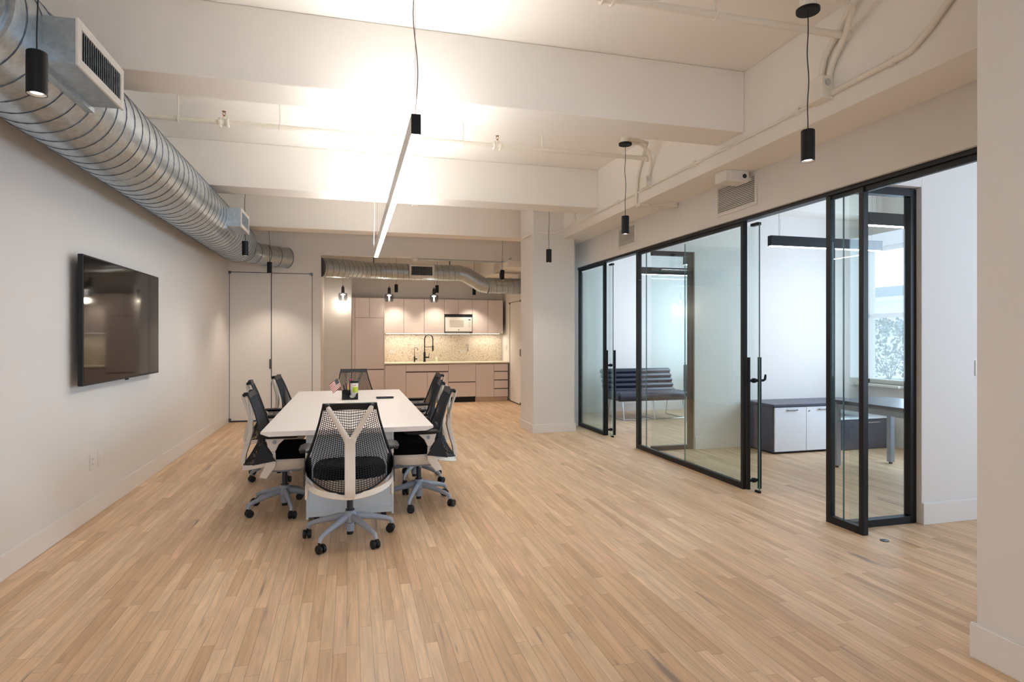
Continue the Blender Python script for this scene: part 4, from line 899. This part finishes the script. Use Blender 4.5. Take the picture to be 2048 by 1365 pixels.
    # tilt housing, levers, column, base
    MB().obox((0, 0.02, 0.352), (0.15, 0.24, 0.055)).build('tilt_housing', 'chair_grey', c_, local=True, bevel=0.012)
    MB().tube([(0.07, 0.06, 0.36), (0.20, 0.07, 0.365), (0.245, 0.07, 0.36)], [0.006, 0.006, 0.01], 8).tube([(-0.07, 0.0, 0.36), (-0.20, 0.0, 0.365), (-0.245, 0.01, 0.36)], [0.006, 0.006, 0.01], 8).build('lever', 'chair_grey', c_, local=True)
    MB().cyl((0, 0, 0.205), (0, 0, 0.33), 0.0215, 20).cyl((0, 0, 0.200), (0, 0, 0.212), 0.031, 20).build('gas_lift', 'dgrey', c_, local=True)
    hb = MB().lathe([(0.03, 0.205), (0.040, 0.19), (0.052, 0.15), (0.046, 0.125), (0.031, 0.115), (0.029, 0.06)], (0, 0, 0), 24)
    hub = hb.build('hub', 'chair_grey', c_, local=True)
    MB().cyl((0, 0, 0.035), (0, 0, 0.06), 0.022, 18).build('hub_tip', 'rubber', hub, local=True)
    for k in range(5):
        an = R(-90 + 36 + 72 * k - 3); d = Vector((math.cos(an), math.sin(an), 0)); e = Vector((-d.y, d.x, 0))
        lg = MB()
        pts = [d * 0.02 + Vector((0, 0, .158)), d * 0.08 + Vector((0, 0, .155)), d * 0.18 + Vector((0, 0, .132)), d * 0.26 + Vector((0, 0, .110)), d * 0.298 + Vector((0, 0, .094)), d * 0.308 + Vector((0, 0, .066))]
        lg.tube(pts, [0.030, 0.027, 0.021, 0.018, 0.017, 0.014], 12, flat=0.85)
        L_ = lg.build('leg', 'chair_grey', c_, local=True)
        ce = d * 0.312 + e * 0.0
        cs = MB()
        q = Matrix.Rotation(R(25 + 50 * k), 3, 'Z') @ Vector((1, 0, 0)); q2 = Vector((-q.y, q.x, 0)); cc = ce + q2 * 0.016 + Vector((0, 0, 0.030))
        for s in (-1, 1):
            cs.tube([cc + q * s * 0.006, cc + q * s * 0.010, cc + q * s * 0.024, cc + q * s * 0.028], [0.027, 0.030, 0.030, 0.024], 20)
        cs.tube([cc - q * 0.006, cc + q * 0.006], 0.016, 12).tube([ce + Vector((0, 0, 0.03)), ce + Vector((0, 0, 0.075))], 0.007, 8)
        cs.build('caster', 'rubber', L_, local=True)
    return c_
proto = make_chair()
grp = 'task chairs around the conference table'
chairs = [(0.0, 4.39, 0, 0, 'task chair at the near head of the table, its white Y back toward the camera'),
          (-0.52, 5.28, -90, 0, 'nearest task chair on the left side of the table'),
          (-0.70, 6.55, -84, 0, 'middle task chair on the left side of the table'),
          (-0.55, 7.38, -94, -0.04, 'farthest task chair on the left side of the table'),
          (0.57, 5.20, 90, 0, 'nearest task chair on the right side of the table'),
          (0.62, 6.05, 86, 0, 'middle task chair on the right side of the table'),
          (0.78, 7.25, 92, 0, 'farthest task chair on the right side of the table'),
          (0.05, 8.32, 180, -0.03, 'task chair at the far head of the table, facing the camera')]
for i, (x_, y_, a_, dz_, lb_) in enumerate(chairs):
    o = proto if i == 0 else copy_tree(proto)
    o.location = (x_, y_, 0); o.rotation_euler = (0, 0, R(a_)); tag(o, lb_, 'chair', grp)

# ------------------------------------------------------------------ things on the table
TT = 0.74
og = empty('desk_organizer', (0.0, 6.85, TT), 'black desk organizer tray in the middle of the white table', 'organizer')
MB().prism([(-0.085, TT), (0.085, TT), (0.085, TT + 0.075), (0.066, TT + 0.068), (0.055, TT + 0.035), (0.035, TT + 0.022), (-0.01, TT + 0.022), (-0.035, TT + 0.05), (-0.085, TT + 0.062)], 'y', 6.76, 6.765).box(-0.085, -0.08, 6.76, 6.93, TT, TT + 0.09).box(0.08, 0.085, 6.76, 6.93, TT, TT + 0.07).box(-0.085, 0.085, 6.925, 6.93, TT, TT + 0.10).box(-0.08, 0.08, 6.765, 6.925, TT, TT + 0.005).box(-0.012, -0.008, 6.765, 6.925, TT, TT + 0.075).box(-0.085, -0.01, 6.84, 6.845, TT, TT + 0.10).build('tray', 'bmatte', og, smooth=False, bevel=0.0015)
MB().tube([(0.035 + 0.033 * math.cos(a), 6.79, TT + 0.045 + 0.033 * math.sin(a)) for a in [PI + PI * i / 12 for i in range(13)]], 0.009, 8).build('tape_roll', 'white', og)
cn = empty('wipes_canister', (0.045, 6.87, TT + 0.005), 'white canister with black lid and lime label in the organizer', 'canister')
MB().cyl((0.045, 6.87, TT + 0.006), (0.045, 6.87, TT + 0.175), 0.042, 28).build('canister_body', 'white', cn)
MB().cyl((0.045, 6.87, TT + 0.175), (0.045, 6.87, TT + 0.20), 0.043, 28).build('lid', 'bmatte', cn)
MB().surf(lambda a, b: (0.045 + 0.0425 * math.sin(-0.35 + 1.55 * a), 6.87 - 0.0425 * math.cos(-0.35 + 1.55 * a), TT + 0.075 + 0.06 * b), 12, 1, 0.001).build('lime_label', 'lime', cn)
MB().surf(lambda a, b: (0.045 + 0.0425 * math.sin(-0.25 + 0.8 * a), 6.87 - 0.0425 * math.cos(-0.25 + 0.8 * a), TT + 0.150 + 0.006 * b), 8, 1, 0.001).build('red_print', 'red', cn)
for nm, x_, y_, tx_, h_, mt, lb, ct_ in (('pen', -0.03, 6.88, -0.012, 0.18, 'purple', 'purple pen standing in the organizer', 'pen'), ('pen', -0.02, 6.90, 0.01, 0.165, 'pink', 'magenta pen standing in the organizer', 'pen'), ('pen', -0.045, 6.90, -0.02, 0.16, 'bmatte', 'black pen standing in the organizer', 'pen'), ('pen', -0.018, 6.87, 0.0, 0.155, 'yellow', 'yellow highlighter standing in the organizer', 'pen'), ('pencil', -0.022, 6.905, 0.0, 0.25, 'wood', 'tall thin pencil standing in the organizer', 'pencil')):
    tag(MB().tube([(x_, y_, TT + 0.006), (x_ + tx_, y_, TT + h_ * 0.86), (x_ + tx_ * 1.1, y_, TT + h_)], [0.006, 0.006, 0.003] if nm == 'pen' else [0.0032, 0.0032, 0.001], 10).build(nm, mt), lb, ct_)
tag(MB().tube([(0.0, 6.90, TT + 0.20), (0.02, 6.88, TT + 0.215)], [0.008, 0.008], 10).build('marker_cap', 'pink'), 'bright pink cap above the white canister', 'marker')
# small flag
fl = empty('small_flag', (-0.06, 6.87, TT + 0.006), 'small American flag on a wooden stick leaning out of the organizer', 'flag')
p0, p1 = Vector((-0.045, 6.87, TT + 0.02)), Vector((-0.135, 6.87, TT + 0.245))
MB().tube([p0, p1], 0.003, 8).build('stick', 'wood', fl)
MB().cyl(p1, p1 + Vector((-0.003, 0, 0.008)), 0.005, 8, 0.001).build('finial', 'brass', fl)
ax = (p0 - p1).normalized(); sd_ = Vector((-ax.z, 0, ax.x)) * -1
sd_ = Vector((ax.z, 0, -ax.x)); sd_ = sd_ if sd_.x < 0 else -sd_
H_, L2 = 0.105, 0.115
top = p1 + ax * 0.012
def flag_pt(a, b, off=0.0):  # a along fly, b down the hoist
    wv_ = 0.006 * math.sin(a * 7)
    return top + ax * (b * H_) + (sd_ * 0.93 + Vector((0, 0, -0.36))).normalized() * (a * L2) + Vector((0, wv_ + off, 0))
rd, wh, bl = MB(), MB(), MB()
for k in range(13):
    (rd if k % 2 == 0 else wh).surf(lambda a, b, k=k: flag_pt((a if k >= 7 else 0.4 + 0.6 * a), (k + b) / 13), 10, 1, 0.0008)
bl.surf(lambda a, b: flag_pt(0.4 * a, b * 7 / 13), 6, 3, 0.0008)
stars = MB()
for r_ in range(5):
    for q_ in range(6):
        pc = flag_pt(0.03 + 0.4 * (q_ + 0.2) / 6, (r_ + 0.6) / 5 * 7 / 13, -0.0012); stars.obox(pc, (0.0028, 0.0006, 0.0028), (0, R(45), 0))
c_ = rd.build('red_stripes', 'red', fl); wh.build('white_stripes', 'wt', fl); bl.build('blue_canton', 'blue', fl); stars.build('stars', 'wt', fl, smooth=False)
rm = empty('remote_control', (0.38, 6.84, TT), 'black remote control lying right of the organizer', 'remote control')
MB().prism([(0.285, TT), (0.465, TT), (0.472, TT + 0.02), (0.275, TT + 0.02)], 'y', 6.80, 6.85).build('remote_body', 'black', rm, smooth=False, bevel=0.004)
kb = MB()
for i in range(9): kb.box(0.29 + i * 0.019, 0.302 + i * 0.019, 6.81, 6.82, TT + 0.02, TT + 0.0225).box(0.29 + i * 0.019, 0.302 + i * 0.019, 6.83, 6.84, TT + 0.02, TT + 0.0225)
kb.build('remote_buttons', 'dgrey', rm, smooth=False)

# ------------------------------------------------------------------ near office furniture
for i, (x0, x1, lb) in enumerate(((4.95, 5.88, 'low two-door white file cabinet with dark ash top and sides, left in the near office'),)):
    cr_ = empty('credenza', ((x0 + x1) / 2, 6.45, 0), lb, 'cabinet')
    MB().box(x0, x1, 6.225, 6.74, 0.02, 0.572).build('body', 'ash', cr_, smooth=False)
    MB().box(x0 - 0.01, x1 + 0.55, 6.19, 6.755, 0.575, 0.605).build('top', 'ash', cr_, smooth=False, bevel=0.002)
    xm = (x0 + x1) / 2
    for a, b, sgn in ((x0 + 0.01, xm, 0), (xm, x1 - 0.005, 1)):
        d = MB().box(a + 0.003, b - 0.003, 6.203, 6.223, 0.03, 0.565).build('door', 'officewhite', cr_, smooth=False, bevel=0.002)
        MB().box(a + 0.17, a + 0.32, 6.185, 6.193, 0.525, 0.54).box(a + 0.175, a + 0.185, 6.185, 6.205, 0.525, 0.54).box(a + 0.305, a + 0.315, 6.185, 6.205, 0.525, 0.54).build('handle', 'chrome', d, smooth=False, bevel=0.001)
    MB().cyl((xm + 0.04, 6.197, 0.515), (xm + 0.04, 6.205, 0.515), 0.009, 12).build('lock', 'chrome', cr_)
    MB().box(x0 + 0.02, x1 - 0.02, 6.24, 6.72, 0, 0.02).build('foot_rail', 'rubber', cr_, smooth=False)
lf = empty('lateral_file', (6.3, 6.47, 0), 'low dark ash pedestal with white top behind the desk legs', 'cabinet')
MB().box(5.93, 6.70, 6.222, 6.74, 0.0, 0.382).build('body', 'ash', lf, smooth=False)
MB().box(5.915, 6.71, 6.19, 6.75, 0.385, 0.405).build('top', 'officewhite', lf, smooth=False, bevel=0.002)
dd = MB().box(5.935, 6.695, 6.20, 6.22, 0.01, 0.375).build('drawer', 'ash', lf, smooth=False, bevel=0.002)
MB().box(6.17, 6.52, 6.175, 6.185, 0.335, 0.35).box(6.18, 6.19, 6.175, 6.2, 0.335, 0.35).box(6.50, 6.51, 6.175, 6.2, 0.335, 0.35).build('handle', 'chrome', dd, smooth=False)
dk = empty('office_desk', (5.5, 4.7, 0), 'dark topped desk on silver legs in the near office', 'desk')
MB().box(5.10, 5.91, 3.9, 5.52, 0.71, 0.74).build('desktop', 'ash', dk, smooth=False, bevel=0.002)
MB().box(5.12, 5.89, 5.40, 5.44, 0.64, 0.70).box(5.12, 5.16, 3.95, 5.44, 0.64, 0.70).box(5.85, 5.89, 3.95, 5.44, 0.64, 0.70).build('rail', 'deskleg', dk, smooth=False, bevel=0.002)
for x_ in (5.11, 5.84):
    for y_ in (3.95, 5.40):
        l_ = MB().box(x_, x_ + 0.055, y_, y_ + 0.055, 0.02, 0.70).build('leg', 'deskleg', dk, smooth=False, bevel=0.003); MB().cyl((x_ + 0.027, y_ + 0.027, 0), (x_ + 0.027, y_ + 0.027, 0.02), 0.018, 14).build('foot', 'rubber', l_)

# ------------------------------------------------------------------ far office furniture
so = empty('leather_sofa', (5.0, 9.9, 0), 'black channel tufted leather sofa on chrome legs', 'sofa')
sx0, sx1 = 4.38, 5.78
bk = MB()
for i in range(5):
    z = 0.46 + i * 0.085; yb = 9.98 + i * 0.035
    bk.tube([(sx0 + 0.0, yb, z), (sx0 + 0.03, yb, z), (sx1 - 0.03, yb, z), (sx1, yb, z)], [0.03, 0.050, 0.050, 0.03], 14)
bk.build('back_cushion', 'leather', so)
sc_ = MB()
for i in range(4):
    yb = 9.42 + i * 0.145
    sc_.tube([(sx0, yb, 0.40), (sx0 + 0.04, yb, 0.40), (sx1 - 0.04, yb, 0.40), (sx1, yb, 0.40)], [0.05, 0.078, 0.078, 0.05], 14)
sc_.build('seat_cushion', 'leather', so)
fr_ = MB()
for x_ in (sx0 + 0.12, (sx0 + sx1) / 2, sx1 - 0.12):
    fr_.tube([(x_, 9.45, 0.32), (x_, 9.38, 0.012), (x_, 10.05, 0.012), (x_, 9.98, 0.33)], 0.010, 8)
fr_.tube([(sx0 + 0.12, 9.9, 0.32), (sx1 - 0.12, 9.9, 0.32)], 0.010, 8).tube([(sx0 + 0.12, 9.39, 0.014), (sx1 - 0.12, 9.39, 0.014)], 0.008, 8)
fr_.build('leg_frame', 'chrome', so)
ac = empty('guest_chair', (5.85, 8.95, 0), 'dark guest chair partly hidden at the right of the sofa', 'chair')
MB().box(5.43, 5.9, 9.0, 9.06, 0.5, 0.96).build('backrest', 'leather', ac, smooth=False, bevel=0.015)
MB().box(5.43, 5.9, 8.55, 9.02, 0.42, 0.49).build('seat', 'leather', ac, smooth=False, bevel=0.02)
for x_ in (5.46, 5.87):
    for y_ in (8.58, 9.0): MB().cyl((x_, y_, 0), (x_, y_, 0.43), 0.012, 10).build('leg', 'chrome', ac)

# small floor things
tag(MB().lathe([(0.0001, 0.006), (0.022, 0.006), (0.03, 0.003), (0.03, 0.0)], (3.60, 3.38, 0), 20).build('floor_stop', 'dgrey'), 'small dark round floor stop in the open doorway', 'floor stop')

# ------------------------------------------------------------------ outside
bl_ = empty('facade_building', (52, 30, -12), 'pale building with rows of windows seen through the office window', 'building')
MB().box(50, 58, 5, 75, -14, 4.9).box(49.6, 58, 5, 75, 4.9, 5.3).build('wall', 'stone', bl_, smooth=False)
MB().box(52, 58, 5, 75, 5.3, 6.5).build('parapet', 'stone2', bl_, smooth=False)
yy = 20
while yy < 62:
    wdw = MB().box(49.9, 50.0, yy, yy + 0.8, 1.5, 3.0).build('window', 'stone2', bl_, smooth=False)
    MB().box(49.88, 49.9, yy + 0.08, yy + 0.37, 1.6, 2.9).box(49.88, 49.9, yy + 0.43, yy + 0.72, 1.6, 2.9).build('window_glass', 'farglass', wdw, smooth=False)
    yy += 1.65
struct('trim_10', MB().box(7.0, 14, 2, 14, -0.3, 0.1), 'stone', smooth=False)
def shrub(x, y, z0, rad, h, n, label):
    s = empty('terrace_shrub', (x, y, z0), label, 'shrub', 'leafy shrubs on the terrace outside')
    lf_ = MB(); rnd = random.Random(int(x * 100 + y * 10))
    for i in range(n):
        a = rnd.uniform(0, 2 * PI); rr = rad * rnd.random() ** 0.4; zz = z0 + 0.08 + rnd.random() * (h + 0.15)
        k = math.sqrt(max(0.08, 1 - ((zz - z0 - h * 0.5) / (h * 0.75)) ** 2)); c0 = Vector((x + rr * k * math.cos(a), y + rr * k * math.sin(a), zz))
        d = Vector((rnd.uniform(-1, 1), rnd.uniform(-1, 1), rnd.uniform(-.6, 1))).normalized(); e = d.cross(Vector((rnd.uniform(-1, 1), rnd.uniform(-1, 1), 1))).normalized()
        l = rnd.uniform(.05, .10); lf_.add([c0, c0 + d * l * .5 + e * l * .28, c0 + d * l, c0 + d * l * .5 - e * l * .28], [(0, 1, 2, 3)])
    lf_.build('foliage', 'leaf', s, smooth=False)
    st2 = MB()
    for i in range(6):
        a = i * 1.05; st2.tube([(x, y, z0), (x + 0.4 * rad * math.cos(a), y + 0.4 * rad * math.sin(a), z0 + h * 0.5), (x + 0.7 * rad * math.cos(a), y + 0.7 * rad * math.sin(a), z0 + h * 0.75)], [0.008, 0.006, 0.003], 6)
    st2.build('stems', 'bark', s)
    MB().box(x - rad * .8, x + rad * .8, y - rad * .8, y + rad * .8, 0.1, z0 + 0.02).build('planter', 'stone2', s, smooth=False)
shrub(10.2, 8.30, 0.55, 0.55, 0.95, 1500, 'left leafy shrub outside the office window')
shrub(10.4, 9.65, 0.55, 0.6, 1.0, 1500, 'tall leafy shrub outside, behind the window post')
shrub(10.3, 7.0, 0.55, 0.5, 0.75, 1200, 'right leafy shrub outside the office window')
for o in bpy.data.objects:
    if '_w' in o: del o['_w']
